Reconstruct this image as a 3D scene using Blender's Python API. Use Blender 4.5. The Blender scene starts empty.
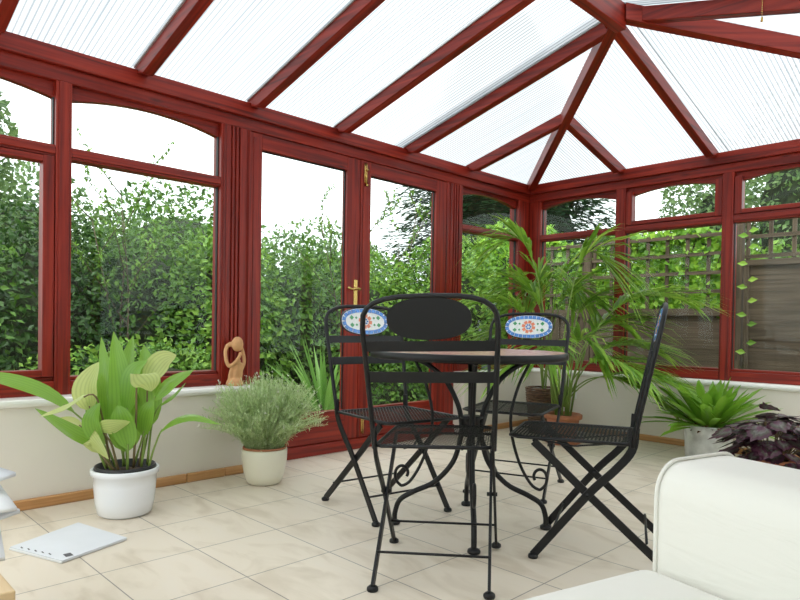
import bpy, math, random
from mathutils import Vector, Matrix
PI = math.pi
V = Vector
# ------------------------------------------------------------------ camera, sky, exposure
sc = bpy.context.scene
C = sc.collection
yaw, pitch, roll = math.radians(45.473), math.radians(-0.877), math.radians(0.902)
fw = V((-math.sin(yaw)*math.cos(pitch), math.cos(yaw)*math.cos(pitch), math.sin(pitch)))
rt = V((math.cos(yaw), math.sin(yaw), 0)); up = rt.cross(fw)
rr = rt*math.cos(roll) + up*math.sin(roll); uu = -rt*math.sin(roll) + up*math.cos(roll)
cd = bpy.data.cameras.new('camera'); cam = bpy.data.objects.new('camera', cd); C.objects.link(cam)
cd.sensor_width = 36; cd.lens = 632.4/800*36; cd.shift_y = 35.9/800; cd.clip_start = .02; cd.clip_end = 500
m = Matrix((rr, uu, -fw)).transposed().to_4x4(); m.translation = V((3.2647, -4.8217, .84)); cam.matrix_world = m
sc.camera = cam
sc.view_settings.view_transform = 'Standard'; sc.view_settings.look = 'None'
sc.view_settings.exposure = 0.22; sc.view_settings.gamma = 1
w = bpy.data.worlds.new('overcast_sky'); sc.world = w; w.use_nodes = True
wn = w.node_tree; bg = wn.nodes['Background']
tc = wn.nodes.new('ShaderNodeTexCoord'); sp = wn.nodes.new('ShaderNodeSeparateXYZ'); cr = wn.nodes.new('ShaderNodeValToRGB')
wn.links.new(tc.outputs['Generated'], sp.inputs[0]); wn.links.new(sp.outputs['Z'], cr.inputs[0]); wn.links.new(cr.outputs[0], bg.inputs['Color'])
cr.color_ramp.elements[0].position = 0.0; cr.color_ramp.elements[0].color = (.80, .86, .90, 1)
cr.color_ramp.elements[1].position = .6; cr.color_ramp.elements[1].color = (1, 1, 1, 1)
bg.inputs['Strength'].default_value = 2.4
sun = bpy.data.lights.new('soft_sun', 'SUN'); sun.energy = 2.3; sun.angle = math.radians(60); sun.color = (1, .97, .92)
so = bpy.data.objects.new('soft_sun', sun); C.objects.link(so); so.rotation_euler = (math.radians(28), math.radians(18), 0)

# ------------------------------------------------------------------ material helpers
def newmat(name):
    M = bpy.data.materials.new(name); M.use_nodes = True
    nt = M.node_tree; b = nt.nodes['Principled BSDF']
    return M, nt, b
def N(nt, t, **k):
    n = nt.nodes.new(t)
    for a, v in k.items():
        if a.startswith('i_'):
            key = a[2:].replace('_', ' ')
            n.inputs[int(key) if key.isdigit() else key].default_value = v
        else: setattr(n, a, v)
    return n
def ramp(nt, stops, src=None):
    r = N(nt, 'ShaderNodeValToRGB'); e = r.color_ramp.elements
    e[0].position, e[0].color = stops[0][0], (*stops[0][1], 1)
    e[1].position, e[1].color = stops[-1][0], (*stops[-1][1], 1)
    for p, c in stops[1:-1]:
        x = e.new(p); x.color = (*c, 1)
    if src is not None: nt.links.new(src, r.inputs[0])
    return r
def plain(name, col, rough=.5, metal=0, noise=0, nscale=8, bump=0, bscale=40, spec=.5, coat=0):
    M, nt, b = newmat(name)
    b.inputs['Base Color'].default_value = (*col, 1); b.inputs['Roughness'].default_value = rough
    b.inputs['Metallic'].default_value = metal; b.inputs['Specular IOR Level'].default_value = spec
    b.inputs['Coat Weight'].default_value = coat
    t = N(nt, 'ShaderNodeTexCoord')
    if noise:
        n = N(nt, 'ShaderNodeTexNoise', i_Scale=nscale, i_Detail=5.0); nt.links.new(t.outputs['Object'], n.inputs['Vector'])
        r = ramp(nt, [(.3, tuple(c*(1-noise) for c in col)), (.7, tuple(min(1, c*(1+noise)) for c in col))], n.outputs['Fac'])
        nt.links.new(r.outputs[0], b.inputs['Base Color'])
    if bump:
        n = N(nt, 'ShaderNodeTexNoise', i_Scale=bscale, i_Detail=4.0); nt.links.new(t.outputs['Object'], n.inputs['Vector'])
        bb = N(nt, 'ShaderNodeBump', i_Strength=bump, i_Distance=.004); nt.links.new(n.outputs['Fac'], bb.inputs['Height'])
        nt.links.new(bb.outputs[0], b.inputs['Normal'])
    return M
def wood(name, dark, mid, light, rough=.35, knots=True, coat=.3):
    M, nt, b = newmat(name)
    uv = N(nt, 'ShaderNodeUVMap'); mp = N(nt, 'ShaderNodeMapping'); mp.inputs['Scale'].default_value = (1.6, 38, 1)
    nt.links.new(uv.outputs[0], mp.inputs[0])
    n = N(nt, 'ShaderNodeTexNoise', i_Scale=1.0, i_Detail=6.0, i_Distortion=.6); nt.links.new(mp.outputs[0], n.inputs['Vector'])
    r = ramp(nt, [(.28, dark), (.5, mid), (.75, light)], n.outputs['Fac'])
    mp2 = N(nt, 'ShaderNodeMapping'); mp2.inputs['Scale'].default_value = (2.2, 9, 1); nt.links.new(uv.outputs[0], mp2.inputs[0])
    v = N(nt, 'ShaderNodeTexVoronoi', i_Scale=1.0); nt.links.new(mp2.outputs[0], v.inputs['Vector'])
    kr = ramp(nt, [(.03, (1, 1, 1)), (.11, (0, 0, 0))], v.outputs['Distance'])
    mx = N(nt, 'ShaderNodeMix', data_type='RGBA'); nt.links.new(r.outputs[0], mx.inputs['A'])
    mx.inputs['B'].default_value = (*[c*.45 for c in dark], 1)
    mu = N(nt, 'ShaderNodeMath', operation='MULTIPLY'); mu.inputs[1].default_value = .7 if knots else 0
    nt.links.new(kr.outputs[0], mu.inputs[0]); nt.links.new(mu.outputs[0], mx.inputs['Factor'])
    nt.links.new(mx.outputs['Result'], b.inputs['Base Color'])
    b.inputs['Specular IOR Level'].default_value = .35; b.inputs['Roughness'].default_value = rough; b.inputs['Coat Weight'].default_value = coat; b.inputs['Coat Roughness'].default_value = .25
    bb = N(nt, 'ShaderNodeBump', i_Strength=.25, i_Distance=.002); nt.links.new(n.outputs['Fac'], bb.inputs['Height']); nt.links.new(bb.outputs[0], b.inputs['Normal'])
    return M
def leafmat(name, stops, rough=.45, trans=.3, spec=.4, uvgrad=None, stripe=0):
    """leaf colour differs from leaf to leaf; thin leaves let light through"""
    M, nt, b = newmat(name)
    g = N(nt, 'ShaderNodeNewGeometry'); r = ramp(nt, stops, g.outputs['Random Per Island'])
    col = r.outputs[0]
    if uvgrad:
        uv = N(nt, 'ShaderNodeUVMap'); s = N(nt, 'ShaderNodeSeparateXYZ'); nt.links.new(uv.outputs[0], s.inputs[0])
        n = N(nt, 'ShaderNodeTexNoise', i_Scale=9.0); nt.links.new(uv.outputs[0], n.inputs['Vector'])
        a = N(nt, 'ShaderNodeMath', operation='MULTIPLY_ADD'); a.inputs[1].default_value = .45
        nt.links.new(n.outputs['Fac'], a.inputs[0]); nt.links.new(s.outputs['Y'], a.inputs[2])
        r2 = ramp(nt, uvgrad, a.outputs[0])
        mx = N(nt, 'ShaderNodeMix', data_type='RGBA'); mx.inputs['Factor'].default_value = .75
        nt.links.new(col, mx.inputs['A']); nt.links.new(r2.outputs[0], mx.inputs['B']); col = mx.outputs['Result']
    if stripe:
        uv = N(nt, 'ShaderNodeUVMap'); wv = N(nt, 'ShaderNodeTexWave', i_Scale=stripe, bands_direction='X'); nt.links.new(uv.outputs[0], wv.inputs['Vector'])
        mx = N(nt, 'ShaderNodeMix', data_type='RGBA', blend_type='MULTIPLY'); mx.inputs['Factor'].default_value = .35
        r3 = ramp(nt, [(0, (.55, .6, .5)), (.6, (1, 1, 1))], wv.outputs['Fac'])
        nt.links.new(col, mx.inputs['A']); nt.links.new(r3.outputs[0], mx.inputs['B']); col = mx.outputs['Result']
    nt.links.new(col, b.inputs['Base Color']); b.inputs['Roughness'].default_value = rough; b.inputs['Specular IOR Level'].default_value = spec
    if trans:
        t = N(nt, 'ShaderNodeBsdfTranslucent'); h = N(nt, 'ShaderNodeHueSaturation', i_Value=1.5); h.inputs['Hue'].default_value = .485
        nt.links.new(col, h.inputs['Color']); nt.links.new(h.outputs[0], t.inputs['Color'])
        mx = N(nt, 'ShaderNodeMixShader'); mx.inputs[0].default_value = trans
        o = nt.nodes['Material Output']; nt.links.new(b.outputs[0], mx.inputs[1]); nt.links.new(t.outputs[0], mx.inputs[2]); nt.links.new(mx.outputs[0], o.inputs[0])
    return M

MAH = wood('mahogany_stained_softwood', (.07, .005, .003), (.215, .0125, .005), (.34, .028, .010), .42, coat=.08)
PINE = wood('bare_pine', (.36, .17, .06), (.52, .27, .11), (.62, .36, .17), .5, coat=0)
BEECH = wood('pale_beech', (.55, .38, .2), (.66, .47, .26), (.72, .54, .33), .4, knots=False)
FENCE = wood('weathered_fence_timber', (.05, .038, .026), (.10, .074, .05), (.17, .13, .09), .85, coat=0)
BLACK = plain('black_powder_coated_steel', (.007, .007, .008), .42, .0, bump=.05, bscale=200, spec=.35)
BRASS = plain('polished_brass', (.62, .42, .14), .25, 1)
WALLM = plain('cream_painted_plaster', (.74, .695, .63), .8, noise=.03, nscale=2, bump=.05)
SILLM = plain('white_painted_sill', (.84, .83, .80), .35)
WHITEPOT = plain('white_glazed_ceramic', (.80, .82, .86), .25, coat=.4)
CREAMPOT = plain('cream_glazed_ceramic', (.78, .75, .62), .3, coat=.3)
TERRA = plain('terracotta', (.42, .16, .08), .75, noise=.2, nscale=12, bump=.1)
BLKPL = plain('black_plastic', (.015, .015, .017), .5)
SOIL = plain('potting_soil', (.05, .03, .018), .95, noise=.5, nscale=60, bump=1, bscale=90)
STONE = plain('whitewashed_stone', (.60, .60, .58), .85, noise=.22, nscale=16, bump=1.0, bscale=28)
PAPER = plain('newsprint', (.70, .72, .76), .8, noise=.03, nscale=5)
PAPER2 = plain('glossy_magazine_paper', (.78, .79, .80), .35)
INK = plain('printing_ink', (.10, .10, .11), .7)
WICK = plain('brown_wicker', (.13, .07, .04), .7, noise=.5, nscale=40, bump=.6)
CLAY = plain('sandy_clay', (.62, .33, .15), .8, noise=.12, nscale=14, bump=.3, bscale=60)
PLASTICW = plain('white_socket_plastic', (.82, .82, .80), .35)
GREYP = plain('grey_plastic', (.16, .2, .21), .5)
PLASTER = plain('house_plaster', (.75, .72, .66), .85)
GROUND = plain('garden_soil', (.06, .055, .035), .95, noise=.5, nscale=5, bump=.6, bscale=12)
PAVE = plain('garden_paving', (.26, .25, .22), .85, noise=.2, nscale=5, bump=.3)
BARK = plain('bark', (.10, .075, .05), .9, noise=.4, nscale=20, bump=.8)
BLUET = plain('blue_glazed_tile', (.06, .22, .60), .25, noise=.35, nscale=60, coat=.5)
ORANT = plain('orange_glazed_tile', (.72, .20, .09), .3, noise=.25, nscale=60, coat=.5)
GRNT = plain('green_glazed_tile', (.04, .28, .10), .3, noise=.25, nscale=60, coat=.5)
GROUTW = plain('white_mosaic_ground', (.80, .83, .82), .4, noise=.06, nscale=90, bump=.4, bscale=160)
SEAL = plain('black_glazing_gasket', (.01, .01, .01), .6)
GALV = plain('aluminium_glazing_bar', (.55, .58, .58), .35, .6)

def make_glass():
    M, nt, b = newmat('window_glass'); nt.nodes.remove(b)
    tr = N(nt, 'ShaderNodeBsdfTransparent'); tr.inputs[0].default_value = (.93, .96, .94, 1)
    gl = N(nt, 'ShaderNodeBsdfGlossy', i_Roughness=.015); lw = N(nt, 'ShaderNodeLayerWeight', i_Blend=.5); pw = N(nt, 'ShaderNodeMath', operation='POWER'); pw.inputs[1].default_value = 5
    fr = N(nt, 'ShaderNodeMath', operation='MULTIPLY_ADD'); fr.inputs[1].default_value = .6; fr.inputs[2].default_value = .010
    nt.links.new(lw.outputs['Facing'], pw.inputs[0]); nt.links.new(pw.outputs[0], fr.inputs[0])
    mx = N(nt, 'ShaderNodeMixShader'); nt.links.new(fr.outputs[0], mx.inputs[0]); nt.links.new(tr.outputs[0], mx.inputs[1]); nt.links.new(gl.outputs[0], mx.inputs[2])
    nt.links.new(mx.outputs[0], nt.nodes['Material Output'].inputs[0]); return M
GLASS = make_glass()
def make_poly():
    M, nt, b = newmat('multiwall_polycarbonate'); nt.nodes.remove(b)
    uv = N(nt, 'ShaderNodeUVMap'); wv = N(nt, 'ShaderNodeTexWave', i_Scale=1.25, bands_direction='Y', wave_profile='SIN'); nt.links.new(uv.outputs[0], wv.inputs['Vector'])
    r = ramp(nt, [(0.0, (.40, .42, .43)), (.14, (.50, .52, .53)), (.4, (.80, .81, .815))], wv.outputs['Fac'])
    n = N(nt, 'ShaderNodeTexNoise', i_Scale=1.2, i_Detail=4.0); tcn = N(nt, 'ShaderNodeMapping'); tcn.inputs['Scale'].default_value = (.8, 7, 1)
    nt.links.new(uv.outputs[0], tcn.inputs[0]); nt.links.new(tcn.outputs[0], n.inputs['Vector'])
    r2 = ramp(nt, [(.35, (.84, .87, .89)), (.62, (1, 1, 1))], n.outputs['Fac'])
    mu = N(nt, 'ShaderNodeMix', data_type='RGBA', blend_type='MULTIPLY'); mu.inputs['Factor'].default_value = 1
    nt.links.new(r.outputs[0], mu.inputs['A']); nt.links.new(r2.outputs[0], mu.inputs['B'])
    tl = N(nt, 'ShaderNodeBsdfTranslucent'); tr = N(nt, 'ShaderNodeBsdfTransparent'); gl = N(nt, 'ShaderNodeBsdfGlossy', i_Roughness=.2)
    nt.links.new(mu.outputs['Result'], tl.inputs[0]); nt.links.new(mu.outputs['Result'], tr.inputs[0])
    m1 = N(nt, 'ShaderNodeMixShader'); m1.inputs[0].default_value = .45; nt.links.new(tl.outputs[0], m1.inputs[1]); nt.links.new(tr.outputs[0], m1.inputs[2])
    m2 = N(nt, 'ShaderNodeMixShader'); m2.inputs[0].default_value = .05; nt.links.new(m1.outputs[0], m2.inputs[1]); nt.links.new(gl.outputs[0], m2.inputs[2])
    nt.links.new(m2.outputs[0], nt.nodes['Material Output'].inputs[0]); return M
POLY = make_poly()
def make_floor():
    M, nt, b = newmat('travertine_floor_tiles')
    t = N(nt, 'ShaderNodeTexCoord'); mp = N(nt, 'ShaderNodeMapping'); mp.inputs['Location'].default_value = (-.3786+.3504*9, 4.056+.3447*20, 0)
    nt.links.new(t.outputs['Object'], mp.inputs[0])
    br = N(nt, 'ShaderNodeTexBrick', offset=0.0, squash=1.0); br.inputs['Scale'].default_value = 1; br.inputs['Mortar Size'].default_value = .0022; br.inputs['Mortar Smooth'].default_value = .2
    br.inputs['Bias'].default_value = 0; br.inputs['Brick Width'].default_value = .3504; br.inputs['Row Height'].default_value = .3447
    br.inputs['Color1'].default_value = (.76, .685, .58, 1); br.inputs['Color2'].default_value = (.71, .635, .535, 1); br.inputs['Mortar'].default_value = (.27, .25, .22, 1)
    nt.links.new(mp.outputs[0], br.inputs['Vector'])
    mp2 = N(nt, 'ShaderNodeMapping'); mp2.inputs['Scale'].default_value = (2.0, 5, 1); mp2.inputs['Rotation'].default_value = (0, 0, .5); nt.links.new(t.outputs['Object'], mp2.inputs[0])
    n = N(nt, 'ShaderNodeTexNoise', i_Scale=1.4, i_Detail=8.0, i_Distortion=1.2); nt.links.new(mp2.outputs[0], n.inputs['Vector'])
    r = ramp(nt, [(.32, (.80, .76, .70)), (.5, (1, .985, .96)), (.7, (1.0, 1.0, 1.0))], n.outputs['Fac'])
    mu = N(nt, 'ShaderNodeMix', data_type='RGBA', blend_type='MULTIPLY'); mu.inputs['Factor'].default_value = .8
    nt.links.new(br.outputs['Color'], mu.inputs['A']); nt.links.new(r.outputs[0], mu.inputs['B']); nt.links.new(mu.outputs['Result'], b.inputs['Base Color'])
    b.inputs['Roughness'].default_value = .42
    bb = N(nt, 'ShaderNodeBump', i_Strength=.4, i_Distance=.002); bb.invert = True; nt.links.new(br.outputs['Fac'], bb.inputs['Height']); nt.links.new(bb.outputs[0], b.inputs['Normal'])
    return M
FLOORM = make_floor()
def make_mosaic():
    M, nt, b = newmat('pink_stone_mosaic')
    t = N(nt, 'ShaderNodeTexCoord'); v = N(nt, 'ShaderNodeTexVoronoi', i_Scale=55.0); nt.links.new(t.outputs['Object'], v.inputs['Vector'])
    h = N(nt, 'ShaderNodeSeparateColor'); nt.links.new(v.outputs['Color'], h.inputs[0])
    r = ramp(nt, [(0, (.50, .27, .22)), (.5, (.62, .36, .30)), (1, (.70, .48, .40))], h.outputs[0])
    nt.links.new(r.outputs[0], b.inputs['Base Color']); b.inputs['Roughness'].default_value = .25
    return M
MOSAIC = make_mosaic()
def make_fabric():
    M, nt, b = newmat('cream_quilted_cotton')
    b.inputs['Base Color'].default_value = (.80, .785, .73, 1); b.inputs['Roughness'].default_value = .85; b.inputs['Sheen Weight'].default_value = .25
    t = N(nt, 'ShaderNodeTexCoord'); n = N(nt, 'ShaderNodeTexNoise', i_Scale=400.0); nt.links.new(t.outputs['Object'], n.inputs['Vector'])
    mp = N(nt, 'ShaderNodeMapping'); mp.inputs['Scale'].default_value = (6, 6, 26); nt.links.new(t.outputs['Object'], mp.inputs[0])
    n2 = N(nt, 'ShaderNodeTexNoise', i_Scale=1.0, i_Detail=2.0, i_Distortion=1.5); nt.links.new(mp.outputs[0], n2.inputs['Vector'])
    b1 = N(nt, 'ShaderNodeBump', i_Strength=.12, i_Distance=.001); nt.links.new(n.outputs['Fac'], b1.inputs['Height'])
    b2 = N(nt, 'ShaderNodeBump', i_Strength=.30, i_Distance=.008); nt.links.new(n2.outputs['Fac'], b2.inputs['Height']); nt.links.new(b1.outputs[0], b2.inputs['Normal'])
    nt.links.new(b2.outputs[0], b.inputs['Normal']); return M
FABRIC = make_fabric()

L_HEDGE = leafmat('hedge_leaves', [(0, (.028, .08, .011)), (.5, (.065, .16, .02)), (1, (.13, .26, .038))], .5, .22)
L_BRIGHT = leafmat('bright_garden_leaves', [(0, (.055, .15, .018)), (.5, (.12, .26, .032)), (1, (.23, .39, .06))], .5, .25)
L_DARK = leafmat('dark_shrub_leaves', [(0, (.015, .045, .012)), (.6, (.03, .085, .018)), (1, (.06, .14, .03))], .35, .25)
L_CONIF = leafmat('conifer_foliage', [(0, (.03, .07, .035)), (.6, (.05, .11, .05)), (1, (.08, .16, .07))], .6, .15)
L_FAR = leafmat('distant_tree_leaves', [(0, (.07, .14, .05)), (.5, (.12, .21, .07)), (1, (.18, .28, .10))], .6, .3)
L_VINE = leafmat('vine_leaves', [(0, (.07, .19, .018)), (.5, (.18, .38, .035)), (1, (.34, .56, .07))], .45, .38)
L_PALM = leafmat('palm_leaflets', [(0, (.10, .24, .025)), (.5, (.22, .42, .05)), (1, (.42, .58, .11))], .35, .35)
L_PALMST = plain('palm_stem', (.20, .30, .06), .5)
L_BROAD = leafmat('broad_green_leaf', [(0, (.13, .30, .03)), (.6, (.20, .40, .05)), (1, (.30, .50, .08))], .3, .35, .6, stripe=2.2)
L_PALE = leafmat('pale_yellow_green_leaf', [(0, (.42, .52, .14)), (1, (.55, .60, .25))], .35, .4, .6, stripe=2.2)
L_STALK = plain('red_brown_leaf_stalk', (.16, .12, .05), .5)
L_CLIV = leafmat('strap_leaves', [(0, (.08, .22, .02)), (.5, (.15, .34, .03)), (.9, (.24, .44, .05)), (1, (.48, .52, .08))], .3, .35, .6)
L_LAV = leafmat('grey_green_needles', [(0, (.34, .46, .20)), (.5, (.48, .60, .32)), (1, (.62, .70, .48))], .6, .35)
L_BEG = leafmat('begonia_leaf', [(0, (.05, .015, .03)), (1, (.14, .05, .09))], .4, .12, .5, uvgrad=[(.1, (.035, .01, .025)), (.45, (.10, .03, .06)), (.7, (.14, .16, .13)), (.9, (.05, .07, .035)), (1, (.05, .012, .025))])
L_YUC = leafmat('yucca_blades', [(0, (.11, .27, .05)), (1, (.22, .42, .09))], .35, .3)
FLOWER = plain('lilac_petals', (.45, .38, .75), .6)
WFLOWER = plain('white_petals', (.75, .73, .66), .6)
TWIG_SHADE = plain('twigs_with_painted_shade', (.022, .034, .012), .95, noise=.6, nscale=14, bump=1, bscale=25)  # brown-green twigs, darkened to paint in the shade inside the crowns
DRYLEAF = plain('dry_brown_leaf', (.20, .09, .045), .8, noise=.4, nscale=30)

# ------------------------------------------------------------------ mesh helpers
class MB:
    def __init__(s): s.v = []; s.f = []; s.uv = []; s.mi = []; s.cur = 0
    def face(s, idx, uv=None): s.f.append(tuple(idx)); s.uv.append(uv); s.mi.append(s.cur)
    def obox(s, c, ax, h):
        """box with centre c, three axis vectors and half sizes; grain runs along its longest side"""
        c = V(c); ax = [V(a).normalized() for a in ax]; b = len(s.v); L = max(range(3), key=lambda i: h[i]); o = random.random()*20
        cs = []
        for i in (-1, 1):
            for j in (-1, 1):
                for k in (-1, 1):
                    cs.append((i*h[0], j*h[1], k*h[2])); s.v.append(c + ax[0]*i*h[0] + ax[1]*j*h[1] + ax[2]*k*h[2])
        o1, o2 = [i for i in range(3) if i != L]
        for q in ((0, 1, 3, 2), (4, 6, 7, 5), (0, 4, 5, 1), (2, 3, 7, 6), (0, 2, 6, 4), (1, 5, 7, 3)):
            s.face([b+i for i in q], [(cs[i][L]+o, cs[i][o1]+cs[i][o2]*1.1+o) for i in q])
        return s
    def box(s, lo, hi):
        lo, hi = V(lo), V(hi)
        return s.obox((lo+hi)/2, ((1, 0, 0), (0, 1, 0), (0, 0, 1)), [max(abs(hi[i]-lo[i])/2, 1e-4) for i in range(3)])
    def beam(s, a, b, w, d, upv=(0, 0, 1)):
        a, b = V(a), V(b); t = (b-a).normalized(); side = t.cross(V(upv)).normalized(); u = side.cross(t)
        return s.obox((a+b)/2, (t, side, u), ((b-a).length/2, w/2, d/2))
    def prism(s, poly, z0, z1, fn=None):
        """closed outline (list of 2-tuples) swept from z0 to z1; fn maps (a, b, c) to a point"""
        fn = fn or (lambda a, b, c: V((a, b, c))); n = len(poly); b = len(s.v); o = random.random()*9
        for z in (z0, z1):
            for p in poly: s.v.append(fn(p[0], p[1], z))
        s.face([b+i for i in range(n)][::-1], [(poly[i][0]+o, poly[i][1]) for i in range(n)][::-1]); s.face([b+n+i for i in range(n)], [(poly[i][0]+o, poly[i][1]) for i in range(n)])
        for i in range(n):
            j = (i+1) % n; s.face([b+i, b+j, b+n+j, b+n+i], [(poly[i][0]+o, z0), (poly[j][0]+o, z0), (poly[j][0]+o, z1), (poly[i][0]+o, z1)])
        return s
    def tube(s, pts, r, n=8, flat=None, cap=True, closed=False):
        """swept round bar; flat=(half_w, half_t, width_dir) gives a flat bar"""
        pts = [V(p) for p in pts]; rs = r if isinstance(r, (list, tuple)) else [r]*len(pts); b = len(s.v); m = len(pts); prev = None
        for i, p in enumerate(pts):
            if closed: t = pts[(i+1) % m]-pts[i-1]
            else: t = pts[min(i+1, m-1)]-pts[max(i-1, 0)]
            t.normalize()
            if flat: x = V(flat[2]); x = (x-t*x.dot(t)).normalized(); y = t.cross(x)
            else:
                if prev is None:
                    h = V((0, 0, 1)) if abs(t.z) < .9 else V((1, 0, 0)); x = t.cross(h).normalized()
                else: x = (prev-t*prev.dot(t)).normalized()
                y = t.cross(x); prev = x
            for k in range(n):
                a = 2*PI*k/n + (PI/4 if flat and n == 4 else 0)
                if flat:
                    ca, sa = math.cos(a), math.sin(a)
                    if n == 4: ca = math.copysign(1, ca); sa = math.copysign(1, sa)
                    s.v.append(p + x*ca*flat[0] + y*sa*flat[1])
                else: s.v.append(p + x*math.cos(a)*rs[i] + y*math.sin(a)*rs[i])
        for i in range(m if closed else m-1):
            for k in range(n):
                i2 = (i+1) % m
                s.face([b+i*n+k, b+i*n+(k+1) % n, b+i2*n+(k+1) % n, b+i2*n+k], [(i*.1, k*.02)]*4)
        if cap and not closed:
            s.face([b+k for k in range(n)][::-1]); s.face([b+(m-1)*n+k for k in range(n)])
        return s
    def lathe(s, prof, c, n=28, axis=None):
        """prof = list of (radius, z)"""
        b = len(s.v); c = V(c)
        for r, z in prof:
            for k in range(n):
                a = 2*PI*k/n; s.v.append(c + V((r*math.cos(a), r*math.sin(a), z)))
        for i in range(len(prof)-1):
            for k in range(n): s.face([b+i*n+k, b+i*n+(k+1) % n, b+(i+1)*n+(k+1) % n, b+(i+1)*n+k])
        if prof[0][0] > 1e-5: s.face([b+k for k in range(n)][::-1])
        if prof[-1][0] > 1e-5: s.face([b+(len(prof)-1)*n+k for k in range(n)])
        return s
    def leaf(s, base, d, nrm, L, W, fold=.15, n=1):
        """small folded leaf"""
        base = V(base); d = V(d).normalized(); x = d.cross(V(nrm))
        if x.length < 1e-3: x = d.cross(V((1, 0, 0)))
        x.normalize(); u = x.cross(d); b = len(s.v)
        s.v += [base, base+d*L*.45+x*W/2+u*W*fold, base+d*L, base+d*L*.45-x*W/2+u*W*fold]
        s.face([b, b+1, b+2, b+3], [(.5, 0), (1, .5), (.5, 1), (0, .5)])
        return s
    def blade(s, pts, width, prof=None, fold=.2, side=None, cols=2):
        """long leaf along pts with V fold; prof maps t in 0..1 to a share of the width"""
        pts = [V(p) for p in pts]; m = len(pts); b = len(s.v); prof = prof or (lambda t: math.sin(PI*min(1, .08+.92*t))**.7)
        for i, p in enumerate(pts):
            t = (pts[min(i+1, m-1)]-pts[max(i-1, 0)]).normalized()
            sd = V(side) if side is not None else t.cross(V((0, 0, 1)))
            if sd.length < 1e-3: sd = V((1, 0, 0))
            sd = (sd-t*sd.dot(t)).normalized(); u = sd.cross(t); q = width/2*prof(i/(m-1))
            for c in range(cols+1):
                a = (c/cols*2-1); s.v.append(p + sd*a*q + u*abs(a)*q*fold)
        for i in range(m-1):
            for c in range(cols):
                a = b+i*(cols+1)+c; s.face([a, a+1, a+cols+2, a+cols+1], [(c/cols, i/(m-1)), ((c+1)/cols, i/(m-1)), ((c+1)/cols, (i+1)/(m-1)), (c/cols, (i+1)/(m-1))])
        return s
    def build(s, name, mats, parent=None, smooth=False, bevel=0, local=False):
        off = V((0, 0, 0))
        if parent is not None and not local:
            q = parent
            while q is not None: off = off + q.location; q = q.parent
        me = bpy.data.meshes.new(name); me.from_pydata([tuple(v-off) for v in s.v], [], s.f)
        mats = mats if isinstance(mats, (list, tuple)) else [mats]
        for q in mats: me.materials.append(q)
        me.polygons.foreach_set('material_index', s.mi)
        if any(u is not None for u in s.uv):
            L = me.uv_layers.new(name='UVMap'); fl = []
            for f, u in zip(s.f, s.uv):
                for k in range(len(f)): fl += (u[k] if u else (0, 0))
            L.data.foreach_set('uv', fl)
        if smooth: me.polygons.foreach_set('use_smooth', [True]*len(s.f))
        me.update()
        o = bpy.data.objects.new(name, me); C.objects.link(o)
        if parent is not None: o.parent = parent
        if bevel:
            bm = o.modifiers.new('bevel', 'BEVEL'); bm.width = bevel; bm.segments = 2; bm.limit_method = 'ANGLE'
        return o
def spl(pts, n=6):
    """Catmull-Rom through the points"""
    pts = [V(p) for p in pts]; q = [2*pts[0]-pts[1]] + pts + [2*pts[-1]-pts[-2]]; out = []
    for i in range(1, len(q)-2):
        for k in range(n):
            t = k/n; a, b, c, d = q[i-1], q[i], q[i+1], q[i+2]
            out.append(.5*((2*b)+(c-a)*t+(2*a-5*b+4*c-d)*t*t+(3*b-a-3*c+d)*t**3))
    return out + [pts[-1]]
def empty(name, loc=(0, 0, 0)):
    o = bpy.data.objects.new(name, None); C.objects.link(o); o.location = loc; o.empty_display_size = .1; return o
def tag(o, label=None, cat=None, group=None, kind=None):
    if label: o['label'] = label
    if cat: o['category'] = cat
    if group: o['group'] = group
    if kind: o['kind'] = kind
    return o
def struct(o): o['kind'] = 'structure'; return o
def kids(o): return [c for c in bpy.data.objects if c.parent == o]
def copy_tree(o, parent=None):
    ch = kids(o); c = o.copy(); C.objects.link(c); c.parent = parent
    for k in ch: copy_tree(k, c)
    return c

# ------------------------------------------------------------------ the setting
W = 3.31            # width of the glazed room; the lounge opens to its right
struct(MB().box((-.12, -6.0, -.06), (5.6, .12, 0)).build('floor', FLOORM))
# eave beam
b = MB(); b.box((-.10, -5.9, 2.035), (.025, .10, 2.118)); b.box((-.10, -5.9, 1.968), (.0, .10, 2.035)); struct(b.build('trim_1', MAH, bevel=.004))
b = MB(); b.box((.025, -.025, 2.035), (W+.1, .10, 2.118)); b.box((0, .0, 1.968), (W+.1, .10, 2.035)); struct(b.build('trim_2', MAH, bevel=.004))
# dwarf walls, sills
def dwarf(name, lo, hi): struct(MB().box(lo, hi).build(name, WALLM))
dwarf('wall_left', (-.12, -5.9, 0), (.107, -2.885, .455))
dwarf('wall_left_corner', (-.12, -1.0, 0), (.107, .12, .455))
dwarf('wall_back', (.107, -.107, 0), (W+.12, .12, .455))
def sill(name, lo, hi): struct(MB().box(lo, hi).build(name, SILLM, bevel=.014))
sill('sill_left', (-.12, -5.9, .455), (.130, -2.88, .489))
sill('sill_left_corner', (-.12, -1.005, .455), (.130, .12, .489))
sill('sill_back', (.130, -.130, .455), (W+.12, .12, .489))
# pine skirting in short lengths
def skirt(name, segs, horiz):
    e = struct(empty(name, (0, 0, 0)))
    for a, c in segs:
        if horiz: MB().box((a+.001, -.132, 0), (c-.001, -.107, .046)).build('skirting_length', PINE, e, bevel=.006)
        else: MB().box((.107, a+.001, 0), (.132, c-.001, .046)).build('skirting_length', PINE, e, bevel=.006)
skirt('baseboard_left', [(-5.9, -4.9), (-4.9, -4.42), (-4.42, -4.24), (-4.24, -3.29), (-3.29, -3.07), (-3.07, -2.885)], False)
skirt('baseboard_corner', [(-1.0, -.62), (-.62, -.11)], False)
skirt('baseboard_back', [(.107, .7), (.7, 1.55), (1.55, 2.3), (2.3, 3.2)], True)

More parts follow.
